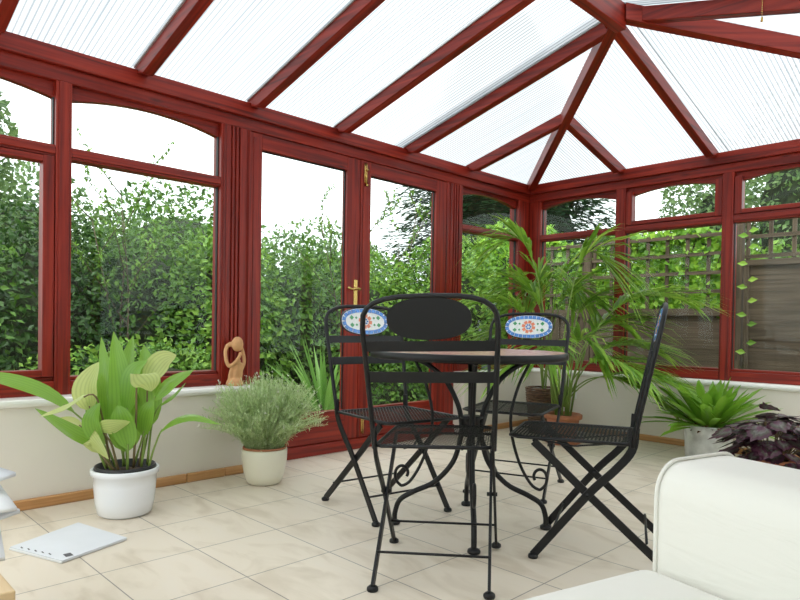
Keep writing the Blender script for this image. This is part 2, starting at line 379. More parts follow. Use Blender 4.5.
# posts with fluted faces
def fluted(name, y0, y1, z0=.489, z1=1.968):
    b = MB(); b.box((-.09, y0, z0), (-.012, y1, z1)); w_ = y1-y0
    for a, c in ((0, .22), (.30, .42), (.50, .62), (.70, 1)): b.box((-.012, y0+a*w_, z0), (0, y0+c*w_, z1))
    struct(b.build(name, MAH, bevel=.002))
fluted('trim_3', -3.01, -2.885); fluted('trim_3b', -2.885, -2.855, .0)
fluted('trim_4', -1.075, -.93, .489)
struct(MB().box((-.09, -1.115, 0), (-.005, -1.0, .489)).box((-.09, -1.115, .489), (-.005, -1.075, 1.968)).build('trim_5', MAH, bevel=.003))
struct(MB().box((-.10, -.16, .489), (.0, .10, 1.968)).box((0, 0, .489), (.118, .10, 1.968)).build('trim_6', MAH, bevel=.004))

def arc_head(b, fn, a0, a1, zs, zm, ztop, d0, d1, n=14):
    """board with an arched lower edge: zs at the ends, zm in the middle"""
    poly = [(a0, ztop)] + [(a0+(a1-a0)*i/n, zs+(zm-zs)*(1-(2*i/n-1)**2)) for i in range(n+1)] + [(a1, ztop)]
    b.prism([(p[0], p[1]) for p in poly], d0, d1, fn)
def window(k, y0, y1, side, arch=(1.895, 1.945), sash_top=False, sash_bot=False, a_full=True):
    """side 'L': glazing in the plane x=0, 'R': in the plane y=0. Opening from a=y0 to y1."""
    if side == 'L': fn = lambda a, z, dd: V((-dd, a, z)); e = empty('window_%d' % k, (0, (y0+y1)/2, .489))
    else: fn = lambda a, z, dd: V((a, dd, z)); e = empty('window_%d' % k, ((y0+y1)/2, 0, .489))
    struct(e)
    def bx(b, a0, a1, z0, z1, d0, d1):
        p, q = fn(a0, z0, d0), fn(a1, z1, d1); b.box([min(p[i], q[i]) for i in range(3)], [max(p[i], q[i]) for i in range(3)])
    b = MB(); bx(b, y0, y1, .489, .555, 0, .09); bx(b, y0, y1, .555, .573, .018, .09)           # bottom rail with a step
    bx(b, y0, y1, 1.612, 1.668, .008, .085); bx(b, y0, y1, 1.622, 1.658, -.002, .02)                # transom
    b.build('window_frame', MAH, e, bevel=.004)
    b = MB(); arc_head(b, fn, y0, y1, arch[0], arch[1], 1.968, .035, .075); b.build('arched_head_board', MAH, e)
    g = .012
    b = MB(); zz0, zz1 = 1.668, arch[0]
    bx(b, y0, y0+g*.4, .573, 1.612, .03, .05); bx(b, y1-g*.4, y1, .573, 1.612, .03, .05); bx(b, y0, y0+g*.4, 1.668, arch[0], .03, .05); bx(b, y1-g*.4, y1, 1.668, arch[0], .03, .05)
    b.build('gasket', SEAL, e)
    for z0, z1, on in ((.573, 1.612, sash_bot), (1.668, 1.968, sash_top)):
        if on:
            t = .052; b = MB()
            bx(b, y0+.003, y0+t, z0+.003, z1-(.0 if z0 < 1 else .03), .004, .07); bx(b, y1-t, y1-.003, z0+.003, z1-(.0 if z0 < 1 else .03), .004, .07)
            bx(b, y0+t, y1-t, z0+.003, z0+.035, .004, .07)
            if z0 < 1: bx(b, y0+t, y1-t, z1-t+.02, z1-.003, .004, .07)
            b.build('sash', MAH, e, bevel=.003)
    b = MB(); bx(b, y0, y1, .56, 1.62, .046, .05); b.build('pane', GLASS, e)
    b = MB(); bx(b, y0, y1, 1.66, 1.95, .046, .05); b.build('pane', GLASS, e)
    return e
def mull(name, a0, a1, side, z0=.489):
    b = MB()
    if side == 'L': b.box((-.09, a0, z0), (.0, a1, 1.968)).box((0, a0+.012, z0), (.006, a1-.012, 1.968))
    else: b.box((a0, 0, z0), (a1, .09, 1.968)).box((a0+.012, -.006, z0), (a1-.012, 0, 1.968))
    struct(b.build(name, MAH, bevel=.003))
mull('trim_7', -3.893, -3.823, 'L'); mull('trim_8', -4.80, -4.73, 'L'); mull('trim_9', -5.72, -5.65, 'L')
mull('trim_15', -3.043, -3.01, 'L')
mull('trim_10', .822, .905, 'R'); mull('trim_11', 1.632, 1.708, 'R'); mull('trim_12', 2.44, 2.52, 'R'); mull('trim_13', W-.02, W+.10, 'R')
window(1, -5.65, -4.80, 'L'); window(2, -4.73, -3.893, 'L', sash_bot=True); window(3, -3.823, -3.043, 'L')
window(4, -.93, -.16, 'L')
window(5, .118, .822, 'R'); window(6, .905, 1.632, 'R', sash_top=True); window(7, 1.708, 2.44, 'R', sash_top=True); window(8, 2.52, W-.02, 'R')

# french doors
def door(k, y0, y1, gl0, gl1):
    e = struct(empty('door_%d' % k, (0, y0, 0)))
    b = MB(); x0, x1 = -.06, -.008
    b.box((x0, y0, .075), (x1, gl0, 1.965)); b.box((x0, gl1, .075), (x1, y1, 1.965)); b.box((x0, gl0, 1.875), (x1, gl1, 1.965)); b.box((x0, gl0, .075), (x1, gl1, .275))
    b.box((x1, y0+.02, .075), (x1+.004, gl0-.02, 1.94)); b.build('door_frame', MAH, e, bevel=.004)
    b = MB(); b.box((-.04, gl0, .28), (-.03, gl0+.006, 1.87)); b.box((-.04, gl1-.006, .28), (-.03, gl1, 1.87)); b.box((-.04, gl0, 1.868), (-.03, gl1, 1.875)); b.build('gasket', SEAL, e)
    MB().box((-.037, gl0-.003, .27), (-.033, gl1+.003, 1.878)).build('pane', GLASS, e)
    return e
d1 = door(1, -2.853, -2.003, -2.772, -2.116); d2 = door(2, -1.997, -1.118, -1.905, -1.235)
struct(MB().box((-.12, -2.885, 0), (.012, -1.0, .072)).build('trim_14', MAH, bevel=.006))
# lever handle on the left leaf, flush bolts on the right leaf
b = MB(); b.box((-.008, -2.052, .965), (-.001, -2.018, 1.15)); h = b.build('handle_plate', BRASS, d1, bevel=.004)
b = MB(); b.tube([(-.001, -2.035, 1.085), (.045, -2.035, 1.085)], .009, 10); b.tube(spl([(.043, -2.035, 1.085), (.047, -2.07, 1.088), (.045, -2.105, 1.082), (.043, -2.135, 1.09)], 4), [.009, .009, .008, .008, .008, .008, .007, .007, .006, .006, .007, .008, .009], 10); b.build('lever', BRASS, h, True)
b = MB(); b.box((-.004, -1.972, 1.815), (.001, -1.948, 1.948)); b.tube([(.006, -1.96, 1.80), (.006, -1.96, 1.945)], .006, 8); b.tube([(.006, -1.96, 1.90), (.022, -1.96, 1.90)], .006, 8); b.tube([(-.002, -1.96, 1.80), (.02, -1.96, 1.795)], .008, 8); b.build('door_bolt', BRASS, d2, True)
b = MB(); b.box((-.004, -1.972, .10), (.001, -1.948, .24)); b.tube([(.006, -1.96, .10), (.006, -1.96, .25)], .006, 8); b.tube([(.006, -1.96, .2), (.022, -1.96, .2)], .006, 8); b.build('door_bolt', BRASS, d2, True)
tag(MB().box((.485, -.112, .262), (.572, -.107, .35)).box((.50, -.116, .285), (.52, -.112, .325)).box((.538, -.116, .285), (.558, -.112, .325)).build('wall_socket', PLASTICW, bevel=.002),
    'white double electric socket on the cream dwarf wall behind the palm pot', 'socket')

# ------------------------------------------------------------------ roof
ceil = struct(empty('ceiling', (0, 0, 2.1)))
SL = .258; ZG = 2.135; ZU = 2.058; RX = 1.655; RW = .056
def rafter(p0, p1, name='rafter', w=RW, zu=ZU, zg=ZG, x0=.0):
    """plan points p0 (eave) and p1 (ridge); both carry their height fraction as z = plan run from the eave"""
    (ax, ay, ar), (bx_, by, br) = p0, p1
    A = V((ax, ay, 0)); B = V((bx_, by, 0)); t = (B-A).normalized(); s_ = V((-t.y, t.x, 0))*w/2; L = (B-A).length
    k = (br-ar)/L
    def pt(u, z): return A + t*u + V((0, 0, z))
    cut = .05
    prof = [(-.02, zg+SL*(ar-.02*k)), (-.02, 2.119+.0), (.03, 2.119), (.03, zu+.030+SL*(ar+.03*k)), (.09, zu+SL*(ar+.09*k)), (L, zu+SL*br), (L, zg+SL*br)]
    b = MB(); n = len(prof); o = random.random()*9
    for sg in (-1, 1):
        for u, z in prof: b.v.append(pt(u, z)+s_*sg)
    b.face(list(range(n))[::-1], [(u+o, z) for u, z in prof][::-1]); b.face(list(range(n, 2*n)), [(u+o, z) for u, z in prof])
    for i in range(n):
        j = (i+1) % n
        b.face([i, j, n+j, n+i], [(prof[i][0]+o, 3), (prof[j][0]+o, 3), (prof[j][0]+o, 3+w), (prof[i][0]+o, 3+w)])
    return b.build(name, MAH, ceil, bevel=.003)
JY = .87
for y in (-4.80, -4.15, -3.50, -2.85, -2.21, -1.57):
    rafter((0, y, 0), (RX-.02, y, RX-.02)); rafter((W, y, 0), (RX+.02, y, RX-.02))
rafter((0, -JY, 0), (JY-.01, -JY, JY-.01)); rafter((W, -JY, 0), (W-JY+.01, -JY, JY-.01))
rafter((JY, 0, 0), (JY, -JY+.01, JY-.01)); rafter((W-JY, 0, 0), (W-JY, -JY+.01, JY-.01)); rafter((1.57, 0, 0), (1.59, -RX+.02, RX-.02))
rafter((0, 0, 0), (RX-.02, -RX+.02, RX-.02), 'hip_rafter', .062, ZU-.012); rafter((W, 0, 0), (RX+.02, -RX+.02, RX-.02), 'hip_rafter', .062, ZU-.012)
MB().box((RX-.03, -5.9, ZU+SL*RX-.06), (RX+.03, -RX+.03, ZG+SL*RX)).build('ridge_beam', MAH, ceil, bevel=.004)
# polycarbonate sheets between the rafters: u along the slope
def sheet(pts, along):
    """pts: plan corners (x, y, run); along: plan direction of the flutes"""
    b = MB(); al = V(along); ac = V((-al.y, al.x, 0)); n = len(pts)
    for dz in (.002, .018):
        for x, y, r in pts: b.v.append(V((x, y, ZG+SL*r+dz)))
    uv = [(V((x, y, 0)).dot(al), V((x, y, 0)).dot(ac)*10) for x, y, r in pts]
    b.face(list(range(n))[::-1], uv[::-1]); 
    b.face(list(range(n, 2*n)), uv)
    for i in range(n):
        j = (i+1) % n; b.face([i, j, n+j, n+i], [uv[i], uv[j], uv[j], uv[i]])
    return b.build('roof_panel', POLY, ceil)
ys = [-5.9, -4.80, -4.15, -3.50, -2.85, -2.21, -1.60]
for a, c in zip(ys, ys[1:]):
    sheet([(-.12, a, -.12), (RX, a, RX), (RX, c, RX), (-.12, c, -.12)], (1, 0, 0)); sheet([(W+.12, a, -.12), (RX, a, RX), (RX, c, RX), (W+.12, c, -.12)], (1, 0, 0))
for sx, o in ((1, 0), (-1, W)):
    f = lambda x, y, r: (o+sx*x, y, r)
    sheet([f(-.12, -RX, -.12), f(RX, -RX, RX), f(JY, -JY, JY), f(-.12, -JY, -.12)], (1, 0, 0)); sheet([f(-.12, -JY, -.12), f(JY, -JY, JY), f(-.12, .12, -.12)], (1, 0, 0))
    sheet([f(-.12, .12, -.12), f(JY, -JY, JY), f(JY, .12, -.12)], (0, 1, 0)); sheet([f(JY, .12, -.12), f(JY, -JY, JY), f(RX, -RX, RX), f(RX, .12, -.12)], (0, 1, 0))
# thin glazing bars over the rafters (edge trim of the sheets)
b = MB()
for y in (-4.80, -4.15, -3.50, -2.85, -2.21, -1.57):
    b.beam((0, y-.034, ZG+.0), (RX, y-.034, ZG+SL*RX), .008, .012)
b.build('glazing_bar', GALV, ceil)

# house lounge behind and to the right of the camera
struct(MB().box((-.12, -6.1, -.06), (5.7, -6.0, .5)).box((-.12, -6.1, 2.1), (5.7, -6.0, 2.5)).box((-.12, -6.1, .5), (.2, -6.0, 2.1)).box((5.3, -6.1, .5), (5.7, -6.0, 2.1)).build('wall_rear', PLASTER))
struct(MB().box((.2, -6.05, .5), (5.3, -6.046, 2.1)).build('window_10', GLASS))  # unseen rear window, added so skylight brightens the room from behind the camera
struct(MB().box((5.6, -6.0, -.06), (5.7, -2.5, 2.5)).build('wall_right', PLASTER))
struct(MB().box((W+.12, -2.6, -.06), (5.6, -2.5, 2.5)).build('wall_lounge', PLASTER))
struct(MB().box((W+.12, -6.0, 2.40), (5.6, -2.6, 2.5)).build('ceiling_lounge', PLASTER))
struct(MB().box((W, -2.6, 0), (W+.12, .12, .489)).build('wall_side', WALLM))
struct(MB().box((W, -5.9, 2.0), (W+.12, -.02, 2.118)).build('trim_16', MAH))
struct(MB().box((W, -2.6, .489), (W+.1, -2.5, 2.0)).box((W, -1.3, .489), (W+.1, -1.22, 2.0)).build('trim_17', MAH))
struct(MB().box((W+.04, -2.5, .489), (W+.044, -.0, 2.0)).build('window_9', GLASS))

# ------------------------------------------------------------------ garden
struct(MB().box((-14, -16, -.16), (-.12, 16, -.10)).box((-.12, .12, -.16), (14, 16, -.10)).build('ground', GROUND))
struct(MB().box((-1.25, -6, -.10), (-.12, .3, -.07)).build('patio', PAVE))

def rdir(rng, upb=.25):
    while 1:
        v = V((rng.uniform(-1, 1), rng.uniform(-1, 1), rng.uniform(-1, 1)))
        if .1 < v.length < 1: v.normalize(); v.z += upb; return v.normalized()
def bush(name, c, rad, nleaf, L, mat, label, cat='shrub', group=None, seed=1, Wd=.55, lump=.22, core=.70, trunk=.04, shell=.35, ground=-.1):
    rng = random.Random(seed); c = V(c); e = tag(empty(name, (c.x, c.y, ground)), label, cat, group)
    ph = [rdir(rng, 0) for _ in range(9)]
    def R(d):
        s = 1
        for i, p in enumerate(ph): s += lump*max(0, d.dot(p)-.55)*1.4
        return s
    b = MB()
    for _ in range(int(nleaf*1.5)):
        d = rdir(rng, .1); k = R(d)*(1-shell*rng.random()**1.6); p = c + V((d.x*rad[0]*k, d.y*rad[1]*k, d.z*rad[2]*k))
        if p.z < ground: continue
        q = (d*.7+rdir(rng, -.1)).normalized(); l = L*rng.uniform(.6, 1.25); b.leaf(p, q+V((0, 0, -.25)), d+rdir(rng, .3)*.8, l, l*Wd, .15)
    b.build('foliage', mat, e)
    if core:   # close inner growth, its inner shade painted in as dark colour
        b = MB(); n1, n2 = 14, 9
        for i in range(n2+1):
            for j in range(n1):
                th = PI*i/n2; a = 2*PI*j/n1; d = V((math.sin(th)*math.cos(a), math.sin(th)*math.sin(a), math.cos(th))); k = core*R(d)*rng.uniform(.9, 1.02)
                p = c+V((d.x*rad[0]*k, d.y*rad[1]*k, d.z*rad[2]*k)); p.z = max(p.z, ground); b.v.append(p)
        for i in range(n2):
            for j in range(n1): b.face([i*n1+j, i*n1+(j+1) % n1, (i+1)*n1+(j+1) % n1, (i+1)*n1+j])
        b.build('inner_growth', TWIG_SHADE, e)
    b = MB(); b.tube([(c.x, c.y, ground), (c.x+.05, c.y, (c.z+ground)/2), (c.x, c.y+.04, c.z)], [trunk*1.3, trunk, trunk*.6], 8); b.build('stem', BARK, e, True)
    return e
G1 = 'shrubs of the garden hedge'
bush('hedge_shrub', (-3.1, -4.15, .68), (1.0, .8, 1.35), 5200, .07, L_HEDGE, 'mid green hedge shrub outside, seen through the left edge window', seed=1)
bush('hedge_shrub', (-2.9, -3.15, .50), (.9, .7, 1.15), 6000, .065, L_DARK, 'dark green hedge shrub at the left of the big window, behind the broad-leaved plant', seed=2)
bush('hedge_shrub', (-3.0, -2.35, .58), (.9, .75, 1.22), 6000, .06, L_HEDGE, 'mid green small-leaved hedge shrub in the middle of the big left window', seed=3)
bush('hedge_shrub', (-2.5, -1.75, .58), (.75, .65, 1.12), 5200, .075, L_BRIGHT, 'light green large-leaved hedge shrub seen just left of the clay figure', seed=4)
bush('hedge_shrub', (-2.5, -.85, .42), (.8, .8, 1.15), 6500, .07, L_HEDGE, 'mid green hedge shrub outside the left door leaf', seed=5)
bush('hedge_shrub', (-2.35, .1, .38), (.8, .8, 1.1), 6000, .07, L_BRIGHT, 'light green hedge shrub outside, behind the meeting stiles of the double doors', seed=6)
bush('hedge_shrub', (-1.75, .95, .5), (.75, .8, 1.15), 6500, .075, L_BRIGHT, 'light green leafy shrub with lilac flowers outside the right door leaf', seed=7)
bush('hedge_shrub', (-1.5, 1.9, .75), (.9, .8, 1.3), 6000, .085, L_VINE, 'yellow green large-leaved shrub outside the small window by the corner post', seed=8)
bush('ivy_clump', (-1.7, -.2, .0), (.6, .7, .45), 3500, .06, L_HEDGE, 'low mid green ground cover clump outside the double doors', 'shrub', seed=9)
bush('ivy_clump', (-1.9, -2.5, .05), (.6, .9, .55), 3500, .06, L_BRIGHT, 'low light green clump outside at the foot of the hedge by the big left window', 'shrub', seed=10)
bush('garden_tree', (-6.2, -3.55, 2.6), (1.2, .75, 1.9), 6500, .11, L_FAR, 'tall grey green tree rising at the far left edge above the hedge', 'tree', seed=11, trunk=.12, core=.6, shell=.5)
bush('garden_tree', (-8.5, -2.3, 1.1), (1.6, 1.4, 1.9), 5000, .13, L_FAR, 'distant pale green tree above the hedge left of the window mullion', 'tree', seed=12, trunk=.12, core=.7)
bush('garden_tree', (-8.5, .6, 1.2), (1.6, 2.0, 2.0), 5000, .13, L_HEDGE, 'distant dark green tree crown low above the middle of the left hedge', 'tree', seed=13, trunk=.12, core=.7)
bush('garden_tree', (-8.0, 4.2, .9), (1.6, 2.2, 1.9), 5000, .13, L_FAR, 'distant pale tree low behind the hedge seen through the left door leaf', 'tree', seed=17, trunk=.12, core=.7)
# conifer
def conifer(c, h, r, n, label, seed):
    rng = random.Random(seed); e = tag(empty('conifer', c), label, 'tree'); c = V(c); b = MB()
    for k in range(n):
        z = h*(.06+.92*rng.random()**1.15); rr_ = r*(1-z/h)**.75; a = rng.uniform(0, 2*PI); L = rr_*rng.uniform(.75, 1.15); d = V((math.cos(a), math.sin(a), 0))
        m_ = 9
        for i in range(m_):
            t = .35+.65*(i/m_); p = c+d*L*t+V((0, 0, z-.28*L*t*t+.06*math.sin(i*2)))
            for s_ in (-1, 1):
                q = (d*.75+V((-d.y, d.x, 0))*s_*.6+V((0, 0, rng.uniform(-.35, .1)))).normalized()
                b.leaf(p+V((0, 0, rng.uniform(-.03, .03))), q, (0, 0, 1), .24*rng.uniform(.7, 1.2), .075, .1)
    b.build('foliage', L_CONIF, e)
    b = MB(); b.lathe([(r*.5, h*.03), (r*.36, h*.4), (r*.16, h*.75), (.02, h*.93)], c, 12); b.build('inner_growth', TWIG_SHADE, e)
    b = MB(); b.tube([c, c+V((0, 0, h*.9))], [.16, .03], 8); b.build('trunk', BARK, e, True)
conifer((-3.95, 4.95, -.1), 7.0, 3.6, 2000, 'large dark green conifer outside beyond the corner post', 21)
bush('garden_tree', (-1.0, 7.3, 2.6), (.8, 1.0, 1.5), 4200, .10, L_FAR, 'pale green tree beyond the trellis seen through the right of the middle back top light', 'tree', seed=14, trunk=.1, core=.4, shell=.7)
bush('garden_tree', (.75, 6.6, 2.0), (1.1, 1.2, 2.4), 5000, .10, L_FAR, 'large pale green tree beyond the boarded fence at the right edge', 'tree', seed=15, trunk=.1, core=.7)
bush('garden_shrub', (-.3, 2.9, .55), (1.2, .9, 1.35), 6500, .09, L_VINE, 'yellow green shrub outside behind the left half of the garden trellis', 'shrub', seed=16)
bush('garden_shrub', (.95, 3.2, .5), (1.0, .9, 1.25), 4500, .09, L_BRIGHT, 'light green shrub outside behind the right half of the garden trellis', 'shrub', seed=18)
# airy saplings
def sapling(base, h, label, seed, spread=.35, n=9, leafL=.05, mat=None):
    rng = random.Random(seed); e = tag(empty('sapling', base), label, 'sapling'); base = V(base); st = MB(); lf = MB()
    def shoot(p, d, L, r, lev):
        pts = [p]; dd = d.copy()
        for i in range(6): dd = (dd+V((rng.uniform(-.12, .12), rng.uniform(-.12, .12), .04))).normalized(); pts.append(pts[-1]+dd*L/6)
        st.tube(pts, [r*(1-.12*i) for i in range(7)], 5)
        for i in range(1, 7):
            if lev < 2 and i > 1:
                for _ in range(1 if lev == 0 else (1 if rng.random() < .5 else 0)):
                    a = rng.uniform(0, 2*PI); shoot(pts[i], (dd*.7+V((math.cos(a), math.sin(a), .2))*.7).normalized(), L*rng.uniform(.22, .4), r*.5, lev+1)
            if lev > 0:
                for _ in range(4):
                    q = rdir(rng, -.1); lf.leaf(pts[i]+(pts[i-1]-pts[i])*rng.random(), q, (0, 0, 1), leafL*rng.uniform(.7, 1.2), leafL*.5, .1)
    for _ in range(n): a = rng.uniform(0, 2*PI); shoot(base+V((math.cos(a), math.sin(a), 0))*.06, V((math.cos(a)*spread, math.sin(a)*spread, 1)).normalized(), h*rng.uniform(.75, 1), .012, 0)
    st.build('stems', BARK, e, True); lf.build('leaves', mat or L_BRIGHT, e)
sapling((-2.2, -2.72, -.1), 2.35, 'airy light green sapling rising above the hedge in the big left window', 31, .07, 3)
sapling((-1.9, -.70, -.1), 2.35, 'airy sapling with sparse leaves against the sky in the left door leaf', 32, .06, 2, .045)
sapling((-2.0, .45, -.1), 2.5, 'airy sapling with sparse leaves at the left of the right door leaf', 33, .08, 2, .06)
# lilac flower spikes on the shrub outside the right door leaf
rng = random.Random(5)
for i, (y, z) in enumerate([(.95, 1.05), (1.25, 1.35), (.7, .85), (1.9, 1.5), (1.5, 1.15)]):
    b = MB(); x = -1.0-.12*rng.random()
    for k in range(40): b.leaf(V((x, y, z))+V((rng.gauss(0, .014), rng.gauss(0, .014), rng.uniform(-.06, .06))), rdir(rng, 0), (0, 0, 1), .022, .016)
    b.tube([(x, y, z-.06), (x-.1, y, z-.25)], .003, 5)
    tag(b.build('buddleia_spike', FLOWER), 'small lilac flower spike among the leaves outside the right door leaf', 'flower', 'lilac flower spikes in the garden')
# yucca
def yucca(c, n, L, label, seed):
    rng = random.Random(seed); c = V(c); e = tag(empty('yucca', c), label, 'plant'); b = MB()
    for k in range(n):
        a = rng.uniform(0, 2*PI); el = rng.uniform(.15, 1.4); l = L*rng.uniform(.75, 1.1); d = V((math.cos(a)*math.cos(el), math.sin(a)*math.cos(el), math.sin(el)))
        pts = [c+V((0, 0, .1))+d*l*t+V((0, 0, -.22*l*t*t*math.cos(el))) for t in (0, .2, .4, .6, .8, 1)]
        b.blade(pts, .05, lambda t: .6+.6*t if t < .5 else 1.8*(1-t), .25)
    b.build('blades', L_YUC, e); MB().tube([c, c+V((0, 0, .25))], .05, 8).build('stem', BARK, e)
yucca((-.95, -1.55, -.08), 46, .85, 'spiky green yucca outside just beyond the left door leaf', 41)

# fence and trellis beyond the back wall
def fence_panel(x0, x1, ztop, zlat, y, label, seed, boards=True):
    rng = random.Random(seed); e = tag(empty('garden_fence', ((x0+x1)/2, y, -.1)), label, 'fence'); b = MB(); z = -.1; h_ = .105
    while z < ztop-.02:
        hh = min(h_, ztop-z); n = 6; yy = y+rng.uniform(-.004, .004)
        b.obox(((x0+x1)/2, yy, z+hh/2), ((1, 0, 0), (0, 1, .12), (0, 0, 1)), ((x1-x0)/2, .008, hh/2+.004)); z += h_*.93
    b.build('boards', FENCE, e)
    b = MB()
    for x in [x0+.02, (x0+x1)/2, x1-.02]: b.box((x-.02, y-.035, -.1), (x+.02, y-.008, ztop))
    b.box((x0, y-.04, ztop-.03), (x1, y+.03, ztop+.02)); b.box((x0, y-.04, .25), (x1, y-.01, .29)); b.build('battens', FENCE, e)
    b = MB(); n = int((x1-x0)/.17)
    for i in range(n+1): x = x0+.02+(x1-x0-.04)*i/n; b.box((x-.016, y-.012, ztop+.02), (x+.016, y+.004, zlat))
    m_ = int((zlat-ztop)/.17)+1
    for i in range(m_): z = zlat-.03-i*.17; b.box((x0, y-.028, z-.016), (x1, y-.012, z+.016))
    b.build('lattice', FENCE, e); return e
FY = 1.2
fence_panel(-.72, -.1, 1.0, 1.74, FY, 'low weathered fence panel with tall overgrown lattice, behind the corner palm', 2)
fence_panel(-.02, 1.33, 1.01, 1.74, FY, 'low weathered fence panel with tall overgrown lattice, seen through the middle back window', 3)
fence_panel(1.43, 3.4, 1.44, 1.86, FY, 'tall boarded brown fence panel with short lattice at the right edge', 4)
for x, l in ((-.76, 'weathered fence post standing behind the corner post and palm'), (-.06, 'weathered fence post behind the left back window, between two lattice panels'), (1.38, 'weathered fence post at the left end of the tall boarded panel')):
    tag(MB().box((x-.035, FY-.05, -.1), (x+.035, FY+.03, 1.88 if x > 1 else 1.78)).build('fence_post', FENCE, bevel=.004), l, 'post')
def vine(x0, x1, z0, z1, n, y, label, seed, L=.075):
    rng = random.Random(seed); e = tag(empty('climbing_vine', ((x0+x1)/2, y, -.1)), label, 'climber'); b = MB()
    for k in range(n):
        x = rng.uniform(x0, x1); z = z1-(z1-z0)*rng.random()**1.5+.05*math.sin(x*9); l = L*rng.uniform(.6, 1.2); b.leaf((x, y+rng.gauss(0, .03)+.02, z), rdir(rng, -.6), V((rng.uniform(-.5, .5), -1, .4)), l, l*.85, .1)
    b.build('leaves', L_VINE, e); b = MB()
    for k in range(5):
        x = x0+(x1-x0)*(k+.5)/5; b.tube(spl([(x, y+.02, -.1), (x+.08, y+.015, .6), (x-.06, y+.02, 1.2), (x+.1, y+.02, z1)], 4), .006, 5)
    b.build('stems', BARK, e)
vine(-.75, -.1, 1.0, 1.76, 900, FY+.03, 'bright green climber leaves on the lattice behind the palm', 51)
vine(-.02, 1.33, 1.0, 1.80, 1900, FY+.03, 'bright green climber leaves covering the lattice in the middle back window', 52)
b = MB(); rng = random.Random(3)
b.tube(spl([(1.53, FY-.035, 1.84), (1.52, FY-.09, 1.75), (1.44, FY-.10, 1.4), (1.50, FY-.10, 1.0), (1.47, FY-.1, .62), (1.49, FY-.09, .2), (1.48, FY-.09, -.11)], 5), .003, 5)
e = tag(empty('ivy_trail', (1.48, FY-.09, -.1)), 'thin trailing stem of bright leaves hanging down the tall boarded fence', 'climber'); b.build('stem', BARK, e)
b = MB()
for z, s_ in ((1.7, 1), (1.66, -1), (1.56, 1), (1.42, -1), (1.28, 1), (1.22, -1), (1.1, 1), (.98, -1), (.9, 1), (.74, 1), (.66, -1)): b.leaf((1.48, FY-.1, z), (s_*.9, -.1, .1), (0, -1, .4), .085, .055)
b.build('leaves', L_VINE, e)

